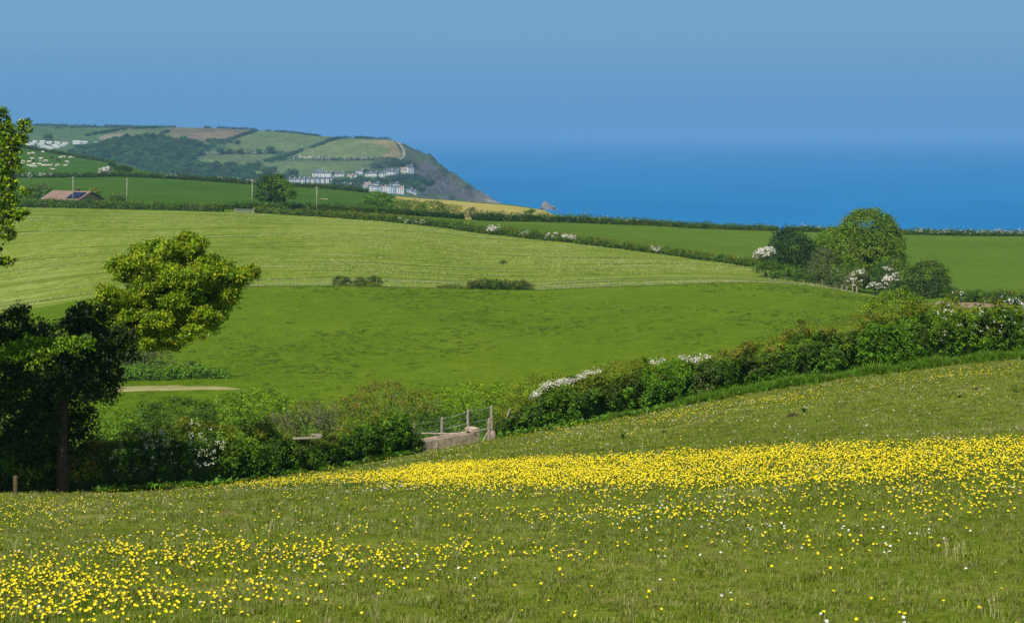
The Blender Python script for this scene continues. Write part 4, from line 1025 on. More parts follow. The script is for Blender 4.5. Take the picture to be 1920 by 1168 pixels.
for (px, py, w, h, lab, rz, rm, wm, rise) in [
    (592, 331, 9, 4.5, 'white house at the left end of the upper row, above the long terrace', .3, SLATE, WHITE, 2.5),
    (605, 331.5, 11, 4.5, 'wide white house with grey roof, second from the left in the upper row', .0, SLATE, WHITE, 2.5),
    (617, 331.5, 8, 4.2, 'white house third from the left in the upper row', -.3, SLATE, WHITE, 2.5),
    (599, 324, 10, 2.6, 'low grey-roofed house peeping above the left of the upper row', .1, SLATE, PALEB, 2),
    (636, 331, 12, 3.2, 'low white bungalow with grey hipped roof beside the upper row', .25, SLATE, WHITE, 2.6),
    (657, 333.5, 7, 2.8, 'greyish cottage left of the two low white houses', -.2, PINKT, CREAM, 2),
    (667, 332, 9, 3.0, 'low white house in the middle of the hillside row', .1, SLATE, WHITE, 2),
    (674, 326.5, 9, 3.4, 'white house set highest in the middle of the hillside', .0, SLATE, WHITE, 2.4),
    (691, 331, 8, 3.6, 'white house left of the wooded gap on the hillside', .3, SLATE, WHITE, 2.4),
    (701, 332, 9, 4.2, 'bright white house right of the hillside middle', -.2, SLATE, WHITE, 2.4),
    (716, 332, 8, 4.6, 'bright white house left of the big chimneyed house', .1, SLATE, WHITE, 2.2),
    (730, 330.5, 9, 5.6, 'big white house with tall chimney and dark roof', .05, SLATE, WHITE, 4),
    (742, 330.5, 8, 5.2, 'pale blue-grey house attached right of the chimneyed one', .0, SLATE, PALEB, 4),
    (757, 327, 8, 6.0, 'tall cream house left of the topmost white villa', .2, PINKT, CREAM, 3.5),
    (768, 325, 9, 8.0, 'topmost white gabled villa nearest the cliff', .6, SLATE, WHITE, 3.6),
    (641, 349.5, 9, 2.5, 'low greyish building between the two terraces', .1, SLATE, PALEB, 2.2),
    (653, 351, 8, 2.4, 'second low greyish building between the two terraces', -.1, PINKT, PALEB, 2),
    (689, 350, 8, 3.4, 'pinkish roofed house behind the left of the lower terrace', .2, PINKT, CREAM, 2.6),
    (705, 351, 7, 3.6, 'cream house behind the middle of the lower terrace', .0, SLATE, CREAM, 2.6),
    (741, 351, 6.5, 3.4, 'white house behind the right of the lower terrace', .3, SLATE, WHITE, 2.6),
    (768, 361, 7, 3.2, 'grey-white house right of the lower terrace', .1, SLATE, PALEB, 2),
    (776, 364, 5, 2.6, 'small white house at the foot of the cliff', .2, SLATE, WHITE, 1.6)]:
    house('house', lab, px, py, w, h, 7, rise, wm, rm, rz, GH, chim=1, wins=(2, 1) if h < 4.4 else (2, 2))
GW = 'large white sheds on the far hillside'
for (px, py, w, h, lab) in [(144.5, 270, 11.5, 3.6, 'largest white shed on the far hillside, left of the wood'), (158.5, 269.5, 9, 2.6, 'white shed adjoining the largest one on its right'), (178, 270.5, 6, 2.2, 'small white shed at the edge of the far wood')]:
    house('shed', lab, px, py, w, h, 8, .9, WHITE, WHITE, .05, GW, chim=0, wins=(3, 1), cat='shed')
# static caravans: one built, the others copied with their parts
cvw = mat('caravan_white', (0.80, 0.79, 0.75), .5, .03, .5)
def caravan():
    r = empty('static_caravan', (0, 0, 0))
    V, Fc = box_vf(-4.3, 4.3, -1.6, 1.6, .4, 2.7); link('body', bevel(pymesh('body', V, Fc, [cvw]), .12), r, False)
    V, Fc = prism(8.6, 3.2, 2.71, .5, .12); link('roof', pymesh('roof', V, Fc, [cvw]), r, False)
    for x in (-3.2, -1.2, 1.0, 3.1):
        V, Fc = box_vf(x - .5, x + .5, -1.66, -1.6, 1.3, 2.2); link('window', pymesh('window', V, Fc, [GLASS]), r, False)
    V, Fc = box_vf(-4.0, 4.0, -1.4, 1.4, -1.0, .39); link('skirt', pymesh('skirt', V, Fc, [cvw]), r, False)
    return r
def copy_tree(o, parent=None):
    c = o.copy(); C.objects.link(c)
    if parent is not None: c.parent = parent
    for ch in o.children: copy_tree(ch, c)
    return c
cv = caravan(); bpy.context.view_layer.update()
cvl = {0: 'white static caravan at the right end of the upper row', 5: 'white static caravan just left of the top row\'s right end'}
spots = [(15, 266), (27, 266), (44, 270.5), (66, 268.6), (80, 268.6), (93, 269.6), (107.5, 270.5), (122, 271.5), (36, 272), (48, 274), (60, 271.8), (76, 273.6), (103, 275.6), (117, 275.4), (53, 276), (82, 277.2), (91, 278.4), (106, 278.4), (79, 280.6), (94.5, 281.6)]
for i, (px, py) in enumerate(spots):
    o = cv if i == 0 else copy_tree(cv)
    o.location = hfind(px, py); o.rotation_euler = (0, 0, random.uniform(-.35, .35)); o.scale = (random.uniform(.85, 1.1), 1, 1.1)
    row = 'top row' if i < 8 else ('middle row' if i < 14 else 'lowest row')
    n_ = {1: 'white static caravan just right of the leftmost, behind the left tree', 2: 'white static caravan emerging right beside the left tree, top row', 3: 'white static caravan in the top row beside the tree-side one', 4: 'white static caravan directly below the lone dark tree', 5: 'white static caravan right of the one below the lone dark tree', 7: 'rightmost white static caravan of the top row', 13: 'rightmost white static caravan of the middle row', 0: 'leftmost white static caravan, seen through the twigs of the left tree', 18: 'lowest white static caravan at the left, just above the pasture hedge', 19: 'lowest white static caravan at the right, just above the pasture hedge', 6: 'white static caravan next to the rightmost of the top row'}.get(i, f'white static caravan in the {row} of the park on the far hillside')
    tag(o, n_, 'caravan', 'static caravans on the far hillside')

# headland hedges
def hl_hedge(label, pts, H, thick, dens=2.2, cols=None, blossom=None, leaf=1.3, rough=.25):
    st = []
    for p, q in pts:
        v = hfind(p, q); st.append((p, v.y, H * (.75 if dens < 5 else 1)))
    return hedge('hedge', label, st, thick, dens, 8, 1.0, leaf, cols or [(0.03, .06, .02), (0.045, .08, .025)], group='hedges on the far headland', terr=hground, core=False, gaps=.55, rough=rough, blossom=blossom)
hl_hedge('dark hedge along the skyline at the far left of the headland', [(20, 236), (130, 237.5), (250, 239), (330, 240)], 3.5, 5)
hl_hedge('dark hedge just below the skyline above the caravans', [(100, 241.5), (180, 239.5), (250, 240)], 3, 4)
hl_hedge('dark hedge on the skyline above the brown heath', [(382, 241), (440, 242.5), (478, 244)], 3.5, 5)
hl_hedge('hedge slanting up from the wood towards the skyline', [(160, 256), (200, 249), (222, 245)], 4, 5)
hl_hedge('short hedge line over the pale field above the wood', [(225, 244), (270, 241.5), (300, 240.5)], 3, 4)
hl_hedge('hedge slanting over the brown heath', [(300, 253), (316, 248)], 4, 5)
hl_hedge('hedge between the heath and the hay field on the headland', [(412, 268), (445, 258), (468, 251), (480, 247)], 4, 5)
hl_hedge('dark hedge climbing to the skyline between the two largest headland fields', [(478, 309), (505, 301), (545, 291), (565, 283), (595, 274), (622, 264), (640, 260)], 4, 5.5)
hl_hedge('hedge dotted with white blossom below the golden-topped headland field', [(545, 297.5), (600, 299), (628, 301), (690, 300), (745, 300.5)], 4, 5, blossom=[(548, 625, .4, 1, 60, 1.3), (640, 700, .5, 1, 30, 1.3)])
hl_hedge('dark gorse along the brow of the golden-topped field', [(640, 260), (662, 259), (700, 261.5), (735, 263.5)], 3, 6)
hl_hedge('skyline hedge above the hay field on the headland', [(500, 246), (560, 251), (605, 257.5)], 2.2, 4)
hl_hedge('blossoming hedge between the two lower headland fields', [(372, 291), (420, 288), (470, 289), (530, 288)], 4, 6, blossom=[(380, 520, .5, 1, 50, 1.3)])
hl_hedge('dense gorse scrub on the slope above the villas', [(692, 316), (720, 312), (750, 310), (765, 308)], 5, 30, dens=8, cols=[(0.045, .07, .03), (.06, .08, .035)])
hl_hedge('scrub below the hillside villas', [(690, 340), (730, 338), (775, 338), (800, 342)], 5, 26, dens=8, cols=[(0.035, .065, .03), (.05, .08, .035)])

protos = []
for v in range(5):
    lb = [(0, 0, .55, .95, .95, .75)] + [(random.uniform(-.5, .5), random.uniform(-.5, .5), random.uniform(.4, .95), .55, .55, .5) for _ in range(4)]
    pts, nn, cid, _ = crown_pts(lb, 150, 9, .13, low=-.4)
    k = cid.max() + 1
    protos.append(leafmesh('crown', pts, nn, .2, pal(k, [(0.055, .115, .022), (0.08, .14, .026), (0.065, .13, .024)], .18)[cid], FAR_LEAF))
Vt, Ft = tube_vf([(0, 0, -.4), (0, 0, .3)], [.09, .05], 6); TRK = pymesh('trunk', Vt, Ft, [BARK], True)
def far_tree(px, py, r, label, group, terr=None):
    b = hfind(px, py)
    t = empty('tree', b, random.uniform(0, 6), label, 'tree', group)
    c = link('crown', random.choice(protos), t, False); c.scale = (r, r, r * random.uniform(.85, 1.15))
    c = link('trunk', TRK, t, False); c.scale = (r, r, r)
    return t
def in1(x, y, poly): return bool(inpoly(np.array([x]), np.array([y]), poly)[0])
wood = [(185, 264), (215, 264), (240, 256), (300, 257), (335, 262), (385, 272), (400, 285), (372, 288), (358, 303), (380, 310), (450, 312), (475, 322), (480, 338), (400, 342), (330, 332), (270, 316), (230, 305), (190, 298), (140, 290), (125, 284), (150, 276), (190, 272)]
cnt = 0
yy = 343.0
while yy > 255:
    xx = 120 + random.uniform(0, 6)
    while xx < 485:
        x_, y_ = xx + random.uniform(-3, 3), yy + random.uniform(-1.8, 1.8)
        if in1(x_, y_ , wood) and cnt < 295:
            far_tree(x_, y_ + 3, random.uniform(4.6, 7.4), 'blue-green tree in the dense wood on the far hillside', 'trees of the far hillside wood'); cnt += 1
        xx += 10.5
    yy -= 5.2
for (px, py, r, lab) in [
    (89, 262, 7, 'dark tree standing alone above the caravans'), (392, 266, 5, None), (404, 268, 5.5, None), (418, 269, 5.5, None), (432, 268, 5, None), (446, 270, 4.5, None), (400, 275, 5, None),
    (412, 288, 7, 'left one of the dark trees in the blossoming headland hedge'), (432, 288.5, 5.5, None), (450, 288.5, 5.5, None), (484, 288, 6, 'second to last dark tree in the blossoming headland hedge'), (508, 287.5, 7.5, 'large dark tree right in the blossoming headland hedge'),
    (528, 298, 7, 'large dark tree where three headland fields meet'), (520, 300, 5, None), (508, 304, 4.5, None), (498, 322, 7, None), (485, 318, 8, None), (470, 316, 7, None), (512, 322, 6, None),
    (546, 332, 9, 'large round dark tree left of the upper row of houses'), (500, 333, 8, None), (488, 338, 8, None), (520, 338, 7, None), (462, 340, 8, None), (535, 338, 6, None),
    (628, 343, 5, None), (640, 344, 5.5, None), (650, 343, 6, None), (662, 345, 5, None), (676, 343, 6.5, None), (688, 342, 6, None), (700, 344, 6, None), (712, 343, 5.5, None), (724, 343, 5, None), (660, 328, 3.5, None), (709, 329, 4, None), (685, 323, 4, None), (624, 329, 3.5, None), (748, 328, 4, None),
    (740, 343, 5, None), (755, 344, 5, None), (770, 346, 5.5, None), (785, 349, 5, None), (760, 351, 5, None), (775, 355, 5, None), (790, 360, 5, None), (672, 352, 4, None), (660, 353, 4, None), (715, 350, 4, None), (727, 352, 4, None), (640, 355, 5, None), (625, 352, 5, None), (650, 357, 5, None), (665, 360, 5, None)]:
    reg = 'dark tree in the row right of the far wood, under the brown heath' if py < 280 else 'dark tree in the blossoming hedge between headland fields' if py < 292 else 'dark tree left of the upper terrace, between wood and houses' if px < 545 else 'dark tree at the foot of the cliff' if px > 745 and py > 340 else 'tree between the two rows of white houses' if py > 340 else 'small tree among the hillside villas'
    far_tree(px, py + 1, r, lab or reg, 'scattered trees on the headland')

# ------------------------------------------------------------------ near objects
# concrete water trough in the hedge gap
def trough():
    a, b = gp(789, 78.1), gp(901, 79.4)
    xa = (b - a).normalized(); up = Vector((0, 0, 1)); ya = up.cross(xa).normalized(); za = xa.cross(ya)
    Lt = (b - a).length
    r = empty('water_trough', a, 0, 'long concrete water trough with a raised valve box, set in the hedge gap', 'water trough')
    M = Matrix((xa, ya, za)).transposed().to_4x4(); M.translation = a
    def put(name, V, Fc, m, bev=0.0, parent=r, idx=None):
        me = pymesh(name, V, Fc, m, idx=idx)
        if bev: bevel(me, bev, 2)
        me.transform(M); return link(name, me, parent)
    w, h, t = .60, .41, .075
    zo = -.02
    # basin: splayed outer walls, hollow inside
    o0 = [(.06, .06, zo), (Lt - .04, .06, zo), (Lt - .04, w - .06, zo), (.06, w - .06, zo)]
    o1 = [(-.02, 0, h), (Lt, 0, h), (Lt, w, h), (-.02, w, h)]
    i1 = [(-.02 + t, t, h), (Lt - t, t, h), (Lt - t, w - t, h), (-.02 + t, w - t, h)]
    i0 = [(.14, .12, .1), (Lt - .14, .12, .1), (Lt - .14, w - .12, .1), (.14, w - .12, .1)]
    V = o0 + o1 + i1 + i0; Fc = [(3, 2, 1, 0)]
    for k in range(4):
        q = (k + 1) % 4
        Fc += [(k, q, 4 + q, 4 + k), (4 + k, 4 + q, 8 + q, 8 + k), (8 + k, 8 + q, 12 + q, 12 + k)]
    Fc.append((12, 13, 14, 15))
    put('basin', V, Fc, [CONC], .012)
    V, Fc = box_vf(Lt - .32, Lt + .006, -.006, w + .006, h + .001, h + .15); vb = put('valve_box', V, Fc, [CONC], .018)
    V, Fc = box_vf(.08, Lt - .33, .08, w - .08, .32, .335); put('water', V, Fc, [GLASS])
    V, Fc = tube_vf([(Lt - .19, -.012, h - .07), (Lt - .19, .02, h - .07)], .028, 8)
    put('outlet', V, Fc, [GLASS])
    V, Fc = box_vf(.70, .715, -.012, .02, .10, .27); put('white_streak', V, Fc, [WHITE])
trough()

fn = empty('stake_fence', gp(850, 80.6), 0, 'weathered stake fence with a long rail and wire netting behind the trough', 'fence')
def stake(px, py_top, Y, w, lean=0.0, parent=fn, name='post'):
    b = gp(px, Y); tz = -(py_top - HOR) / F * Y; h = tz - b.z
    V, Fc = [], []
    n = 7; pts = [Vector((0, 0, -.3)), Vector((.01, 0, h * .4)), Vector((-.008, .01, h * .8)), Vector((.004, 0, h))]
    v, f = tube_vf(pts, [w * .55, w * .52, w * .48, w * .36], 7)
    me = pymesh(name, v, f, [WOOD]); 
    o = link(name, me, parent, False); o.location = b - parent.location; o.rotation_euler = (0, lean, random.uniform(0, 3)); return b, h
posts = [(777, 793, 80.6, .10), (829, 782, 81.0, .12), (878, 768, 81.2, .13), (922, 760, 81.4, .12)]
pp = []
for p in posts:
    b, h = stake(*p); pp.append((b, h))
stake(938, 764, 81.2, .09, .33)
stake(917, 783, 81.0, .13, -.08)
rl = [P(764, 811, 80.2), P(800, 812.5, 80.2), P(840, 813, 80.3), P(880, 811, 80.4), P(921, 803, 80.6)]
V, Fc = tube_vf(rl, [.028, .034, .036, .034, .03], 6); link('rail', pymesh('rail', V, Fc, [WOOD], True), fn)
V, Fc = tube_vf([P(905, 829, 80.0), P(912, 815, 80.2), P(918, 805, 80.4)], .03, 6); link('brace', pymesh('brace', V, Fc, [WOOD], True), fn)
for f in (.96, .62, .32):
    pts = []
    for i in range(3):
        a = pp[i][0] + Vector((0, -.07, pp[i][1] * f)); b = pp[i + 1][0] + Vector((0, -.07, pp[i + 1][1] * f))
        for s in np.linspace(0, 1, 6)[:-1]: pts.append(a.lerp(b, s) + Vector((0, 0, -.04 * s * (1 - s) * 2)))
    pts.append(pp[3][0] + Vector((0, -.07, pp[3][1] * f)))
    V, Fc = tube_vf(pts, .004, 4); link('wire', pymesh('wire', V, Fc, [WIRE]), fn)
V, Fc = [], []
for i in range(3):      # netting between the stakes
    A, ha = pp[i]; B, hb = pp[i + 1]; n = int((B - A).length / .16)
    for k in range(n + 1):
        q = A.lerp(B, k / n); hh = ha + (hb - ha) * k / n
        v, f = tube_vf([q + Vector((0, -.065, .05)), q + Vector((0, -.065, hh * .93))], .0018, 3, off=len(V)); V += v; Fc += f
    for k in range(5):
        z = .1 + .17 * k
        v, f = tube_vf([A + Vector((0, -.062, z * ha)), B + Vector((0, -.062, z * hb))], .0018, 3, off=len(V)); V += v; Fc += f
link('netting', pymesh('netting', V, Fc, [WIRE]), fn)
st = empty('tree_stump', gp(924, 80.2), 0, 'short pale stump leaning at the foot of the hedge beside the stake fence', 'stump')
v, f = tube_vf([(0, 0, -.1), (.03, 0, .15), (-.02, .02, .34)], [.15, .12, .09], 9); link('trunk', pymesh('trunk', v, f, [mat('pale_stump', (.33, .26, .2), .9, .3, 8, .02)], True), st, False)

bf = empty('rail_fence', gp(580, 73.5), 0, 'short broken piece of pale rail fence sticking out of the hedge top', 'fence')
def plank(a, b, w, h, parent, name='rail'):
    d = (b - a); l = d.length; V, Fc = box_vf(0, l, -w / 2, w / 2, -h / 2, h / 2)
    me = bevel(pymesh(name, V, Fc, [WOOD]), .008)
    x = d.normalized(); y = Vector((0, 0, 1)).cross(x).normalized(); z = x.cross(y)
    M = Matrix((x, y, z)).transposed().to_4x4(); M.translation = a; me.transform(M); return link(name, me, parent)
plank(P(549, 822, 72.2), P(602, 820, 72.4), .05, .075, bf)
plank(P(584, 814.5, 72.3), P(602, 815, 72.4), .06, .07, bf, 'board')
plank(P(590, 819.5, 72.1), P(604, 817, 72.2), .04, .05, bf, 'board')
a = P(605, 830, 72.4); plank(Vector((a.x, a.y, a.z - 1.2)), P(605, 806, 72.4), .09, .09, bf, 'post')

op = link('fence_post', post_mesh(.62, .12)); op.data.materials[0] = mat('shaded_wood', (.13, .095, .05), .9, .3, 9); op.location = gp(29, 63.5); tag(op, 'short weathered fence post under the dark tree at the left edge', 'post')  # wood colour darkened to stand for the shade under the tree

# ---- the big trees at the left edge
def limb(V, Fc, pts, rad, sides=8):
    v, f = tube_vf(pts, rad, sides, off=len(V)); V += v; Fc += f
def leafy(parent, lobes, nclump, per, cr, leaf, cols, hang=.6, name='crown', **k):
    pts, nn, cid, _ = crown_pts(lobes, nclump, per, cr, **k)
    kk = cid.max() + 1; cl = pal(kk, cols, .16)[cid] * (1 + .18 * rng.normal(size=(len(pts), 1)))
    return link(name, leafmesh(name, pts, nn, leaf, cl, droop=hang, aspect=.55), parent)
Yt = 67.0
bT = gp(117, Yt)
T1 = empty('sycamore_tree', bT, 0, 'large sycamore with dark shaded lower crown, straight trunk and one sunlit yellow-green head reaching right', 'tree')
V, Fc = [], []
limb(V, Fc, [bT - Vector((0, 0, .4)), P(117, 860, Yt), P(116, 800, Yt), P(119, 740, Yt), P(125, 690, Yt)], [.25, .19, .175, .17, .14], 10)
limb(V, Fc, [P(119, 745, Yt), P(160, 700, Yt), P(215, 650, Yt + 2), P(285, 590, Yt + 3.6), P(330, 520, Yt + 3.7), P(352, 460, Yt + 3.6)], [.13, .12, .11, .09, .055, .02])
limb(V, Fc, [P(285, 590, Yt + 3.6), P(360, 560, Yt + 3.6), P(430, 530, Yt + 3.5), P(470, 515, Yt + 3.5)], [.07, .05, .035, .015])
limb(V, Fc, [P(250, 620, Yt + 2.8), P(260, 560, Yt + 3.4), P(262, 510, Yt + 3.5)], [.06, .045, .02])
limb(V, Fc, [P(125, 690, Yt), P(90, 640, Yt - .5), P(40, 600, Yt - .5)], [.12, .07, .03])
limb(V, Fc, [P(125, 690, Yt), P(150, 630, Yt), P(160, 590, Yt)], [.1, .06, .02])
link('trunk', pymesh('trunk', V, Fc, [BARK], True), T1)
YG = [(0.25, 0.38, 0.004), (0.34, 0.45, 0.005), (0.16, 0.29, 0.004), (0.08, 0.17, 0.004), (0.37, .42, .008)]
head = [(335, 500, 58, 46), (352, 458, 26, 24), (290, 470, 30, 22), (262, 515, 40, 36), (300, 570, 66, 48), (375, 555, 56, 44), (420, 530, 42, 24), (462, 514, 19, 14), (250, 610, 50, 34), (335, 612, 58, 26), (226, 575, 26, 34), (395, 590, 32, 16), (228, 497, 16, 11), (408, 500, 20, 11), (232, 632, 44, 24), (300, 640, 50, 18), (366, 608, 48, 24), (212, 600, 30, 34), (320, 545, 60, 40), (205, 560, 22, 24), (398, 560, 50, 26)]
hr = random.Random(12); HY_ = Yt + 3.6
lb = [lobe(x, y, HY_ + .2, rx * .86, rz * .86, 1.0) for x, y, rx, rz in head]
for x, y, rx, rz in head:
    for _ in range(max(3, int(rx * rz / 170))):
        a_ = hr.uniform(0, 6.28); q_ = hr.uniform(.55, .95)
        sz_ = hr.uniform(11, 19)
        lb.append(lobe(x + rx * q_ * math.cos(a_), y + rz * q_ * math.sin(a_), HY_ + hr.uniform(-1.3, .3), sz_, sz_ * .9, sz_ / 58))
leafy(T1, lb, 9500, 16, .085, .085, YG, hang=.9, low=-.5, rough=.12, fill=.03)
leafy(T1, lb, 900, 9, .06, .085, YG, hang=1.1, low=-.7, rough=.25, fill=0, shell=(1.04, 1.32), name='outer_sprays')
# hanging catkins
pts, nn, cid, _ = crown_pts(lb, 700, 3, .05, shell=(.95, 1.1), fill=0, rough=.22)
link('catkins', leafmesh('catkins', pts, nn * .2 + np.array([0, -.6, 0]), .13, pal(len(pts), [(.45, .45, .03), (.38, .40, .02)], .12), droop=3, aspect=.28, jit=.3), T1)
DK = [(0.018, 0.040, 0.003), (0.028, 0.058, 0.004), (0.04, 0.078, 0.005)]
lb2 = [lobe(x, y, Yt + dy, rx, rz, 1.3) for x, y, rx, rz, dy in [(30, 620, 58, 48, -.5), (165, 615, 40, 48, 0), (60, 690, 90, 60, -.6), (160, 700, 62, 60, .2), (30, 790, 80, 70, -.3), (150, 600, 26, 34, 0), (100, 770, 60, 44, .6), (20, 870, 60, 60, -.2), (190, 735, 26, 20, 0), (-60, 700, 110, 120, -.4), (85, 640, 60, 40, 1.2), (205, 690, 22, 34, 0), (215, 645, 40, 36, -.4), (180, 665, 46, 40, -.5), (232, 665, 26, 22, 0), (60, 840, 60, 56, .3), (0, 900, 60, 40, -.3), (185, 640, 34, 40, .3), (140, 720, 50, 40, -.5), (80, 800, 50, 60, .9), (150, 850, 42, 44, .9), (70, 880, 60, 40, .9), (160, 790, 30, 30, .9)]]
leafy(T1, lb2, 3800, 15, .10, .11, DK, hang=.5, low=-.9, rough=.2)  # shade of the lower crown is put into these darker leaf colours
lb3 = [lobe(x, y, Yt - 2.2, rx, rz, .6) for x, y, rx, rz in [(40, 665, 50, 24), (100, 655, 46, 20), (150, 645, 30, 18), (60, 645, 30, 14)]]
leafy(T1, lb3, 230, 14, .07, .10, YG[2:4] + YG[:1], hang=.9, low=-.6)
T0b = gp(-170, 63)
T0 = empty('sycamore_tree', T0b, 0, 'tall tree cut off by the left edge, its sunlit twigs reaching into the sky', 'tree')
V, Fc = [], []
limb(V, Fc, [T0b - Vector((0, 0, .5)), P(-172, 800, 63), P(-165, 600, 63), P(-150, 430, 63)], [.42, .34, .28, .18], 12)
limb(V, Fc, [P(-150, 430, 63), P(-80, 330, 63), P(-20, 270, 63), P(15, 225, 63)], [.15, .1, .06, .015])
limb(V, Fc, [P(-160, 520, 63), P(-60, 440, 63), P(0, 410, 63), P(30, 400, 63)], [.14, .09, .05, .02])
limb(V, Fc, [P(-160, 560, 63), P(-60, 510, 63), P(5, 495, 63)], [.12, .08, .03])
limb(V, Fc, [P(-150, 430, 63), P(-260, 330, 63), P(-330, 250, 63)], [.15, .1, .03])
limb(V, Fc, [P(-60, 330, 63), P(0, 330, 63), P(30, 335, 63)], [.06, .04, .015])
link('trunk', pymesh('trunk', V, Fc, [BARK], True), T0)
lb0 = [lobe(x, y, 63 + dy, rx, rz, 1.5) for x, y, rx, rz, dy in [(-190, 420, 110, 120, 0), (-320, 390, 130, 130, 0), (-90, 350, 80, 76, 0), (-200, 540, 100, 70, -.5), (-70, 470, 60, 46, 0), (-100, 560, 66, 46, 0), (-60, 300, 60, 60, .2)]]  # out-of-view crown lobes, placed and shaped to shade the neighbouring sycamore
leafy(T0, lb0, 1600, 15, .12, .13, DK + YG[3:4], hang=.7)
lbs = [lobe(x, y, 63, rx, rz, .35) for x, y, rx, rz in [(4, 222, 12, 20), (10, 250, 18, 20), (47, 240, 12, 16), (32, 262, 16, 14), (12, 285, 24, 20), (18, 310, 24, 18), (8, 345, 22, 22), (12, 375, 22, 16), (38, 402, 16, 10), (10, 405, 28, 16), (6, 435, 22, 18), (10, 492, 15, 10), (46, 358, 10, 9)]]
leafy(T0, lbs, 620, 13, .055, .095, YG[:4] + DK[1:], hang=.9, low=-.9, rough=.25)

# ------------------------------------------------------------------ the flowering meadow
YEL = mat('buttercup_petal', (0.95, 0.76, 0.006), .4, .08, 60, spec=.4)
DWH = mat('daisy_petal', (0.80, 0.80, 0.76), .6, .04, 60)
STEM = mat('flower_stem', (0.09, 0.16, 0.02), .7, .2, 20)
def flower_mesh(name, petal, centre, R, cup, npet, h, stem=True):
    V, Fc, I = [], [], []
    V.append((0, 0, h)); 
    for k in range(npet):
        a = 2 * math.pi * k / npet; w = math.pi / npet * .98
        i = len(V)
        V += [(R * .62 * math.cos(a - w), R * .62 * math.sin(a - w), h + cup * .5 * R), (R * math.cos(a - w * .5), R * math.sin(a - w * .5), h + cup * R), (R * math.cos(a + w * .5), R * math.sin(a + w * .5), h + cup * R), (R * .62 * math.cos(a + w), R * .62 * math.sin(a + w), h + cup * .5 * R)]
        Fc += [(0, i, i + 1, i + 2, i + 3)]; I.append(0)
    i = len(V); c = .3 * R
    V += [(c * math.cos(t), c * math.sin(t), h + .18 * R) for t in np.linspace(0, 2 * math.pi, 6)[:-1]]
    Fc.append(tuple(range(i, i + 5))); I.append(1)
    if stem:
        v, f = tube_vf([(0, .004, 0), (.006, 0, h * .6), (0, 0, h)], .0022, 3, False, len(V)); V += v; Fc += f; I += [2] * len(f)
    return pymesh(name, V, Fc, [petal, centre, STEM], idx=I)
YC = mat('flower_centre', (0.75, 0.50, 0.01), .6, .1, 60)
FB = [flower_mesh('buttercup', YEL, YC, .0125, .55, 5, hh) for hh in (.07, .10, .13)]
FD = [flower_mesh('daisy', DWH, YC, .0125, .12, 8, hh) for hh in (.035, .05)]

def proj(x, y):
    z = ground(x, y); return 960 + F * x / y, HOR - F * z / y, z
def gauss(px, py, cx, cy, sx, sy, a=0.0):
    dx = px - cx; dy = py - cy - a * dx
    return np.exp(-(dx / sx) ** 2 - (dy / sy) ** 2)
bandU = ln([(560, 902), (700, 888), (900, 869), (1100, 859), (1400, 843), (1600, 833), (1920, 829), (2400, 826)])
bandL = ln([(560, 912), (700, 918), (900, 924), (1150, 922), (1400, 926), (1600, 920), (1750, 910), (1920, 905), (2400, 900)])
def dens_b(px, py, x, y):
    n1 = snoise(x * 1.7, y * 1.1, 21); n2 = snoise(x * 5.1, y * 3.3, 22)
    cl = np.clip(.55 + .5 * n1 + .35 * n2, 0, 1.6)
    u = bandU(px) + 4 * snoise(x * 1.1, y * .2, 23) + 2 * snoise(x * 4.1, y * 3.2, 27); l = bandL(px) + 7 * snoise(x * .8, y * .2, 24) + 4 * snoise(x * 3.8, y * 3.0, 28)
    inb = np.clip((py - u + 2) / 9, 0, 1) * np.clip((l - py + 8) / 26, 0, 1) ** 1.4 * np.clip((px - 560) / 260, 0, 1)
    hole = 1 - .35 * np.clip(snoise(x * .9, y * .45, 29), 0, 1) - .6 * gauss(px, py, 1530, 893, 60, 9) - .5 * gauss(px, py, 1700, 850, 90, 6)
    d = 165 * inb * hole * np.clip(.72 + .35 * n1 + .3 * n2, .15, 1.2)
    d += 70 * gauss(px, py, 1850, 935, 100, 26, -.1) * cl + 60 * gauss(px, py, 1700, 938, 55, 22, .5) * cl
    d += 46 * gauss(px, py, 1400, 955, 280, 26, .03) * cl + 44 * gauss(px, py, 1120, 972, 120, 14) * cl + 20 * gauss(px, py, 920, 960, 120, 16) * cl
    d += 90 * gauss(px, py, 60, 1118, 110, 34) * cl + 75 * gauss(px, py, 200, 1100, 90, 26) * cl + 60 * gauss(px, py, 90, 1155, 220, 20) * cl
    d += 46 * gauss(px, py, 300, 1045, 130, 20) * cl + 34 * gauss(px, py, 400, 1105, 130, 34) * cl + 30 * gauss(px, py, 480, 1050, 90, 22) * cl
    d += 30 * gauss(px, py, 680, 1048, 110, 20, .05) * cl + 34 * gauss(px, py, 880, 1042, 80, 14) * cl + 24 * gauss(px, py, 1060, 1045, 130, 14, .05) * cl + 14 * gauss(px, py, 700, 1090, 160, 26) * cl
    d += 10 * gauss(px, py, 40, 965, 120, 16) * cl + 26 * gauss(px, py, 330, 914, 190, 5, -.03) * cl + 20 * gauss(px, py, 560, 903, 90, 6, -.08)
    d += 16 * gauss(px, py, 1480, 752, 110, 9, -.12) * cl + 14 * gauss(px, py, 1800, 705, 120, 7, -.1) * cl + 16 * gauss(px, py, 1260, 785, 90, 6, -.17) * cl
    d += 4 * gauss(px, py, 1000, 810, 500, 26, -.15) * cl + 22 * gauss(px, py, 1500, 1030, 160, 34) * cl + 9 * gauss(px, py, 1850, 1130, 90, 40) * cl
    d += 2.2 * cl * np.clip((py - 900) / 60, 0.25, 1)
    return d * np.where((py > 985) & (px < 1250), 2.5, 1.15)
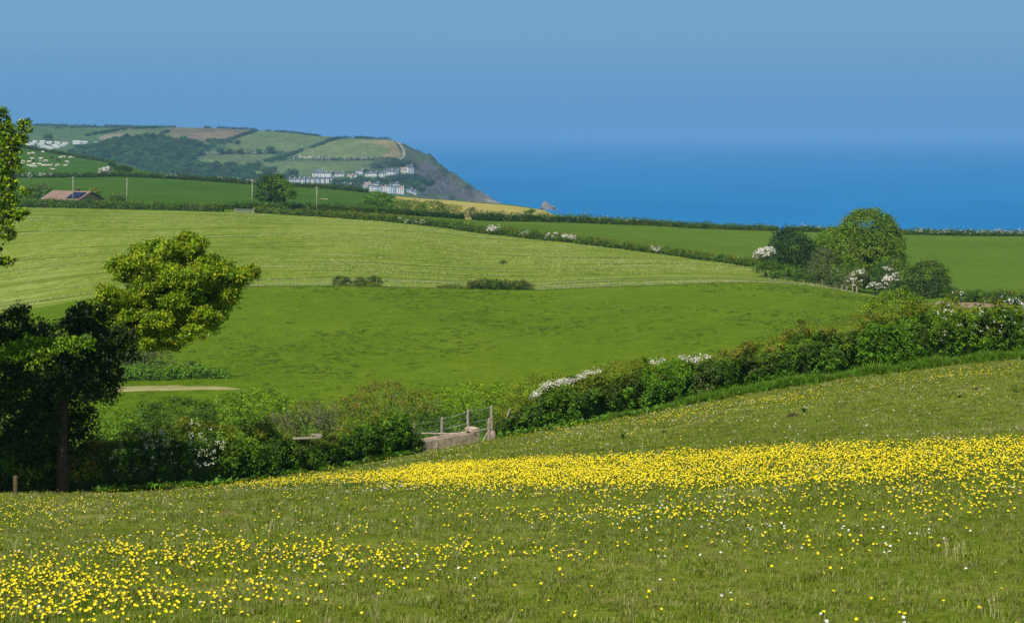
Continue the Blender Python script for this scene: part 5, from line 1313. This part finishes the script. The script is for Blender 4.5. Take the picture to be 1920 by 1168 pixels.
def dens_w(px, py, x, y):
    n1 = snoise(x * 1.1 + 9, y * .8, 31); n2 = snoise(x * 4.1, y * 3.3, 32)
    cl = np.clip(.1 + .9 * n1 + .6 * n2, 0, 2)
    d = 26 * gauss(px, py, 1450, 965, 330, 24) * cl + 10 * gauss(px, py, 150, 1015, 160, 16) * cl + 8 * gauss(px, py, 700, 1045, 150, 20) * cl
    d += 26 * gauss(px, py, 950, 922, 300, 7) * cl + 14 * gauss(px, py, 1800, 853, 120, 7) * cl + 5 * gauss(px, py, 1200, 790, 500, 20, -.15) * cl
    d += 4 * cl
    return d
def sample_meadow(fn, dmax, y0=13.0, y1=92.0, seed=0, marg=.05):
    r = np.random.default_rng(seed)
    hw = .25 + marg * .3
    ym = y1 + 7 / hw; ya_ = y0 + 7 / hw          # seven metres more than the view takes in on either side
    area = hw * (ym ** 2 - ya_ ** 2)
    n = int(area * dmax)
    y = np.sqrt(ya_ ** 2 + (ym ** 2 - ya_ ** 2) * r.random(n)) - 7 / hw; x = (r.random(n) * 2 - 1) * hw * (y + 7 / hw)
    px, py, z = proj(x, y)
    ok = (y < mY(px) - .3) & (r.random(n) < fn(px, py, x, y) / dmax)
    return np.stack([x[ok], y[ok], z[ok]], -1), px[ok], py[ok]
def scatter(name, pts, scale, protos_, tilt=0.25, seed=1, face=False):
    col = bpy.data.collections.new(name + '_kinds')
    for me in protos_:
        o = bpy.data.objects.new(name + '_kind', me); col.objects.link(o)
    me = bpy.data.meshes.new(name); me.vertices.add(len(pts)); me.vertices.foreach_set('co', np.ascontiguousarray(pts, dtype=np.float32).ravel())
    a = me.attributes.new('size', 'FLOAT', 'POINT'); a.data.foreach_set('value', np.ascontiguousarray(scale, dtype=np.float32))
    o = link(name, me); tag(o, kind='stuff')
    g = bpy.data.node_groups.new(name, 'GeometryNodeTree')
    g.interface.new_socket('Geometry', in_out='INPUT', socket_type='NodeSocketGeometry'); g.interface.new_socket('Geometry', in_out='OUTPUT', socket_type='NodeSocketGeometry')
    i_ = g.nodes.new('NodeGroupInput'); o_ = g.nodes.new('NodeGroupOutput')
    ip = g.nodes.new('GeometryNodeInstanceOnPoints'); ci = g.nodes.new('GeometryNodeCollectionInfo')
    ci.inputs['Collection'].default_value = col; ci.inputs['Separate Children'].default_value = True; ci.inputs['Reset Children'].default_value = True
    ip.inputs['Pick Instance'].default_value = True
    rv = g.nodes.new('FunctionNodeRandomValue'); rv.data_type = 'FLOAT_VECTOR'
    rv.inputs[0].default_value = (-tilt, -tilt, 0) if not face else (-.1, -tilt, -.8); rv.inputs[1].default_value = (tilt, tilt, 6.283) if not face else (1.0, tilt, .8); rv.inputs['Seed'].default_value = seed
    na = g.nodes.new('GeometryNodeInputNamedAttribute'); na.data_type = 'FLOAT'; na.inputs[0].default_value = 'size'
    g.links.new(i_.outputs[0], ip.inputs['Points']); g.links.new(ci.outputs[0], ip.inputs['Instance']); g.links.new(rv.outputs[0], ip.inputs['Rotation'])
    g.links.new(na.outputs[0], ip.inputs['Scale']); g.links.new(ip.outputs[0], o_.inputs[0])
    o.modifiers.new('scatter', 'NODES').node_group = g
    return o
for kind, fn_, dmax, FM, nm, lab, grp, ndist in (('buttercup', dens_b, 240, FB, 'buttercups', 'yellow buttercup in the nearest part of the meadow grass', 'nearest buttercups', 300), ('daisy', dens_w, 60, FD, 'daisies', 'small white daisy in the nearest part of the meadow grass', 'nearest daisies', 300)):
    pts, px, py = sample_meadow(fn_, dmax, seed=5 if kind == 'daisy' else 4)
    vis = (px > 2) & (px < 1918) & (py < 1160)
    order = np.argsort(np.where(vis, pts[:, 1], 1e9)); near = order[:ndist]; rest = np.ones(len(pts), bool); rest[near] = False
    for i in near:
        o = link(kind, random.choice(FM)); o.location = pts[i] - np.array([0, 0, .005]); s = random.uniform(.85, 1.15); o.scale = (s,) * 3
        o.rotation_euler = (random.uniform(-.1, .9), random.uniform(-.35, .35), random.uniform(-.5, .5)); tag(o, lab, kind, grp)
    k = rng.random(int(rest.sum())) * .55 + .72 + .25 * np.clip((pts[rest][:, 1] - 20) / 40, 0, 1)
    scatter(nm, pts[rest], k, FM, .45, face=True)
    print(kind, len(pts))

def tuft(n, h, r, w, cols, lean=.5):
    V, Fc, T = [], [], []
    for k in range(n):
        a = random.uniform(0, 6.28); q = r * math.sqrt(random.random()); x, y = q * math.cos(a), q * math.sin(a)
        b = random.uniform(0, 6.28); l = random.uniform(.2, 1) * lean; hh = h * random.uniform(.5, 1.15); ww = w * random.uniform(.7, 1.3)
        dx, dy = math.cos(b) * ww / 2, math.sin(b) * ww / 2; ex, ey = -math.sin(b) * l * hh, math.cos(b) * l * hh
        i = len(V)
        V += [(x - dx, y - dy, -.01), (x + dx, y + dy, -.01), (x + dx * .8 + ex * .4, y + dy * .8 + ey * .4, hh * .6), (x + ex, y + ey, hh * .9), (x - dx * .8 + ex * .4, y - dy * .8 + ey * .4, hh * .6)]
        Fc.append((i, i + 1, i + 2, i + 4)); Fc.append((i + 4, i + 2, i + 3, i + 3)) if False else None
        c = np.array(random.choice(cols)) * random.uniform(.75, 1.25); T += [c] * 5
    return V, Fc, T
def tuft_mesh(name, n, h, r, w, cols, lean=.5):
    V, Fc, T = tuft(n, h, r, w, cols, lean)
    # each blade: quad then a tip triangle
    F4 = []
    for i in range(n):
        b = i * 5; F4 += [(b, b + 1, b + 2, b + 4), (b + 4, b + 2, b + 3, b + 3)]
    me = bpy.data.meshes.new(name); me.from_pydata([tuple(v) for v in V], [], [f if len(set(f)) == 4 else f[:3] for f in F4])
    a = me.attributes.new('tint', 'FLOAT_COLOR', 'POINT'); t = np.ones((len(V), 4), dtype=np.float32); t[:, :3] = np.array(T); a.data.foreach_set('color', t.ravel())
    me.materials.append(GRASSM); me.update(); return me
TG = [(0.16, 0.225, 0.008), (0.20, 0.26, 0.014), (0.115, 0.185, 0.006), (0.28, 0.28, 0.07)]
TS = [(0.38, 0.34, 0.16), (0.30, 0.29, 0.10), (0.2, 0.23, 0.04)]
tufts = [tuft_mesh('grass_tuft', 26, random.uniform(.024, .044), .11, .007, TG, 1.0) for _ in range(5)] + [tuft_mesh('grass_tuft', 20, .06, .08, .005, TG[3:] + TS, 1.1) for _ in range(2)]
one = lambda v: (lambda px, py, x, y: np.full_like(px, v) * np.clip(.75 + .5 * snoise(x * 1.3, y * .9, 41), .1, 1.2))
p1, _, _ = sample_meadow(one(72), 87, 13, 30, 11, .03)
p2, _, _ = sample_meadow(one(22), 27, 30, 58, 12, .03)
p3, _, _ = sample_meadow(one(9), 11, 58, 92, 13, .05)
pts = np.concatenate([p1, p2, p3]); print('tufts', len(pts))
sz = np.concatenate([np.full(len(p1), .9), np.full(len(p2), 1.25), np.full(len(p3), 1.7)]) * (.6 + .7 * rng.random(len(pts)) * (1 + .3 * snoise(pts[:, 0] * .8, pts[:, 1] * .6, 43)))
scatter('grass', pts, sz, tufts, .2, 3)

# rough tussocks over the green pasture
def sample_field(n, Y0, Y1, p0, p1, Yt_=None, seed=0, keep=None):
    r_ = np.random.default_rng(seed); y = np.sqrt(Y0 ** 2 + (Y1 ** 2 - Y0 ** 2) * r_.random(n)); px = r_.uniform(p0, p1, n); x = (px - 960) / F * y
    ok = y < Yt_(px) - 1 if Yt_ is not None else np.ones(n, bool)
    if keep is not None: ok &= r_.random(n) < keep(x, y)
    return np.stack([x[ok], y[ok], ground(x[ok], y[ok])], -1)
tus = [tuft_mesh('tussock', 34, random.uniform(.12, .2), .34, .035, c_, 1.2) for c_ in ([(0.095, .165, .004), (.11, .18, .005)], [(0.10, .17, .005), (.13, .20, .007)], [(.20, .27, .03), (.16, .24, .02)])]
tp = sample_field(22000, 192, 330, 150, 1900, fY, 71, lambda x, y: np.clip(.12 + .5 * snoise(x * .11, y * .07, 72) + .35 * snoise(x * .5, y * .3, 73), 0, 1))
scatter('tussocks', tp, .5 + .9 * rng.random(len(tp)), tus, .1, 9)
# pale rows of cut grass left lying on the mown field
rows = []
for k, yr in enumerate(np.arange(338, 538, 5.6)):
    n_ = 1500; pxr = rng.uniform(-60, 1600, n_); yq = yr + 5 * np.sin(pxr * .0022 + 1) + 3.0 * snoise(pxr * .004, pxr * 0 + k * .05, 74) + .35 * rng.normal(size=n_)
    xr = (pxr - 960) / F * yq
    ok = (yq > fY(pxr) + 2) & (yq < np.maximum(aY0(pxr), fY(pxr)) - 2.5) & (snoise(xr * .05, yq * .2 + k * 7, 75) + .4 * snoise(xr * .3, yq + k, 76) > .1)
    rows.append(np.stack([xr[ok], yq[ok], ground(xr[ok], yq[ok]) + .05 + .07 * rng.random(int(ok.sum()))], -1))
rows = np.concatenate(rows)
tag(link('cut_grass', leafmesh('cut_grass', rows, np.tile([0, -.5, .9], (len(rows), 1)), np.full(len(rows), .42), pal(len(rows), [(.33, .38, .11), (.37, .41, .15), (.28, .34, .08)], .1), droop=0, aspect=.4)), kind='stuff')

# thin dry stalks and seed heads standing above the turf
def stalk_mesh():
    V, Fc, T = [], [], []
    for k in range(5):
        x, y = random.uniform(-.05, .05), random.uniform(-.05, .05); h = random.uniform(.09, .2); lx, ly = random.uniform(-.4, .4) * h, random.uniform(-.4, .4) * h
        for (z0, z1, w0, w1) in ((0, .8, .002, .0016), (.8, 1.0, .004, .001)):
            i = len(V); a0 = (x + lx * z0 * z0, y + ly * z0 * z0, h * z0); a1 = (x + lx * z1 * z1, y + ly * z1 * z1, h * z1)
            V += [(a0[0] - w0, a0[1], a0[2]), (a0[0] + w0, a0[1], a0[2]), (a1[0] + w1, a1[1], a1[2]), (a1[0] - w1, a1[1], a1[2])]; Fc.append((i, i + 1, i + 2, i + 3)); T += [(.42, .38, .18)] * 4
    return npmesh('stalks', np.array(V), Fc, [GRASSM], False, np.array(T))
sp_, _, _ = sample_meadow(lambda px, py, x, y: 9 * np.clip(snoise(x * 1.1, y * .8, 61), 0, 1), 9, 13, 45, 15, .03)
sp_ = sp_[::2]
scatter('dry_stalks', sp_, .7 + .6 * rng.random(len(sp_)), [stalk_mesh() for _ in range(4)], .2, 8)

# lush verge at the foot of the hedges
n = 15000
px = rng.uniform(930, 2200, n); w = np.clip((px - 1000) / 350, .15, 1) * np.clip((2300 - px) / 300, 0, 1)
yv = mY(px) - 1.1 * rng.random(n) * w + .25 * rng.normal(size=n); xv = (px - 960) / F * yv
vp = np.stack([xv, yv, ground(xv, yv)], -1)
n2 = 4500; px2 = rng.uniform(180, 790, n2); y2 = mY(px2) + .1 - .55 * rng.random(n2) ; x2 = (px2 - 960) / F * y2
vp = np.concatenate([vp, np.stack([x2, y2, ground(x2, y2)], -1)])
lush = [tuft_mesh('tall_grass_tuft', 14, random.uniform(.3, .42), .10, .016, [(0.11, .26, .008), (0.15, .31, .012), (0.07, .17, .006), (.17, .24, .02)], .9) for _ in range(4)]
hgt = np.concatenate([.3 + .75 * w, np.full(n2, .55)]) * (.45 + .7 * rng.random(n + n2)) * np.clip(1 + .45 * snoise(vp[:, 0] * 1.9, vp[:, 1] * 1.7, 51), .4, 1.6)
scatter('tall_grass', vp, hgt, lush, .2, 5)

def rosette():
    V, Fc, T = [], [], []
    for k in range(7):
        a = 2 * math.pi * k / 7 + random.uniform(-.3, .3); l = random.uniform(.2, .34); e = random.uniform(.4, 1.2)
        d = np.array((math.cos(a) * math.cos(e), math.sin(a) * math.cos(e), math.sin(e))); sd = np.array((-math.sin(a), math.cos(a), 0)); i = len(V)
        for f, w_ in ((0, .02), (.45, .16), (.8, .12), (1, .01)):
            c = d * l * f - np.array((0, 0, .3 * l * f * f)); V += [c - sd * w_ * l, c + sd * w_ * l]
        Fc += [(i, i + 1, i + 3, i + 2), (i + 2, i + 3, i + 5, i + 4), (i + 4, i + 5, i + 7, i + 6)]; T += [np.array((.12, .25, .02)) * random.uniform(.7, 1.3)] * 8
    return npmesh('rosette', np.array(V), Fc, [GRASSM], True, np.array(T))
vr = vp[rng.random(len(vp)) < .05]
scatter('nettles_and_docks', vr + np.array([0, -.1, .02]), .6 + .8 * rng.random(len(vr)), [rosette() for _ in range(4)], .3, 6)

# broad-leaved dock plants, molehills, a fallen stick
def dock(px, py, s, label, n=9, cols=((0.05, .11, .015), (.07, .13, .02)), flat=.5):
    b = find(px, py, 14, 90)
    V, Fc = [], []
    r = empty('dock_plant', b, random.uniform(0, 3), label, 'plant', 'dock plants in the meadow')
    for k in range(n):
        a = 2 * math.pi * k / n + random.uniform(-.3, .3); l = s * random.uniform(.6, 1.1); el_ = random.uniform(.2, flat + .5)
        d = Vector((math.cos(a) * math.cos(el_), math.sin(a) * math.cos(el_), math.sin(el_))); sd = Vector((-math.sin(a), math.cos(a), 0)); up = d.cross(sd) * -1
        ring = []
        for f, w_ in ((.0, .03), (.3, .13), (.6, .16), (.85, .09), (1, .0)):
            c = d * l * f - Vector((0, 0, .25 * l * f * f)); ring.append((c - sd * w_ * l, c + Vector((0, 0, -.03 * l)), c + sd * w_ * l))
        V, Fc = [], []
        for q in ring: V += list(q)
        for j in range(4):
            Fc += [(j * 3, j * 3 + 1, j * 3 + 4, j * 3 + 3), (j * 3 + 1, j * 3 + 2, j * 3 + 5, j * 3 + 4)]
        link('leaf', npmesh('leaf', np.array([tuple(v) for v in V]), Fc, [LEAF], True, np.tile(np.array(random.choice(cols)), (len(V), 1))), r, False)
dock(1168, 822, .30, 'dock plant with upright leaves in the turf above the yellow band', 9, flat=.7)
dock(1245, 812, .22, 'small flat dock plant right of the upright one above the yellow band')
dock(1508, 772, .30, 'small dock plant right beside the molehill near the right hedge')
dock(1473, 765, .18, 'tiny dock rosette left of the molehill near the right hedge', 7)
dock(652, 916, .26, 'dark dock clump at the left end of the yellow flower band', 12)
dock(548, 914, .24, 'dock clump on the brow below the near hedge, left of the dark one', 9)
dock(457, 915, .18, 'small dock rosette on the brow, farthest left', 8)
dock(1800, 745, .26, 'low dock rosette in the dry turf at the upper right', 8)
dock(1905, 735, .30, 'dock rosette at the right edge of the upper meadow', 9)
def molehill(px, py, r0, label):
    b = find(px, py, 30, 92); V, Fc = [(0, 0, r0 * .6)], []; n = 16
    for k, (rr, zz) in enumerate(((.3, .53), (.6, .34), (.85, .13), (1.1, -.05))):
        for j in range(n):
            a = 2 * math.pi * j / n; q = rr * r0 * (1 + random.uniform(-.16, .16)); V.append((q * math.cos(a) * 1.25, q * math.sin(a), r0 * (zz + random.uniform(-.03, .03))))
    for j in range(n): Fc.append((0, 1 + j, 1 + (j + 1) % n))
    for k in range(3):
        for j in range(n):
            a = 1 + k * n + j; c = 1 + k * n + (j + 1) % n; Fc.append((a, a + n, c + n, c))
    o = link('molehill', pymesh('molehill', V, Fc, [SOIL], True)); o.location = b; tag(o, label, 'molehill', 'molehills')
molehill(1487, 781, .16, 'dark molehill in the turf between the yellow band and the right hedge')
molehill(1832, 731, .11, 'small molehill higher up, near the right end of the hedge')
b0 = find(1077, 1038, 14, 60); V, Fc = tube_vf([(-.14, .05, .02), (-.02, .0, .05), (.1, -.03, .03), (.2, -.12, .015)], [.004, .008, .008, .004], 5)
o = link('stick', pymesh('stick', V, Fc, [mat('dead_stick', (.36, .27, .14), .9, .2, 20)], True)); o.location = b0; tag(o, 'pale dead stick lying among the buttercups in the middle of the meadow', 'stick')

# birds
def bird(px, py, Y, s, label):
    b = P(px, py, Y); r = empty('bird', b, .6, label, 'bird')
    v, f = tube_vf([(-.22, 0, 0), (-.1, 0, .01), (.08, 0, .02), (.2, 0, .03), (.27, 0, .02)], [.01, .05, .055, .035, .008], 8)
    m = mat('dark_feather', (.03, .03, .035), .7, .2, 5)
    link('body', pymesh('body', v, f, [m], True), r, False)
    for q in (-1, 1):
        V = [(.1, 0, .03), (-.08, 0, .03), (.12, q * .25, .13), (-.08, q * .25, .12), (.02, q * .5, .10), (-.07, q * .48, .10)]
        V += [(x, y, z - .012) for x, y, z in V]
        link('wing', pymesh('wing', V, [(0, 1, 3, 2), (2, 3, 5, 4), (6, 8, 9, 7), (8, 10, 11, 9), (0, 2, 8, 6), (2, 4, 10, 8), (1, 7, 9, 3), (3, 9, 11, 5), (4, 5, 11, 10)], [m]), r, False)
    V = [(-.2, 0, .0), (-.36, -.06, .0), (-.36, .06, .0), (-.2, 0, -.012), (-.36, -.06, -.012), (-.36, .06, -.012)]
    link('tail', pymesh('tail', V, [(0, 1, 2), (5, 4, 3), (0, 3, 4, 1), (1, 4, 5, 2), (2, 5, 3, 0)], [m]), r, False)
    r.scale = (s,) * 3
bird(65, 105, 620, 1.0, 'tiny dark bird flying high in the sky at the upper left')
bird(918, 287, 560, .7, 'tiny dark bird low over the sea, right of the headland')

# ------------------------------------------------------------------ haze over land and sea
hz = bpy.data.materials.new('haze'); hz.use_nodes = True; t = hz.node_tree; t.nodes.clear()
ho = N(t, 'ShaderNodeOutputMaterial'); pv = N(t, 'ShaderNodeVolumePrincipled')
pv.inputs['Color'].default_value = (0.28, 0.575, 0.86, 1); pv.inputs['Density'].default_value = 0.95e-4; pv.inputs['Anisotropy'].default_value = 0.0
t.links.new(pv.outputs[0], ho.inputs['Volume'])
V, Fc = box_vf(-50000, 50000, -300, 62000, -107, 45)
tag(link('haze', pymesh('haze', V, Fc, [hz])), kind='stuff')
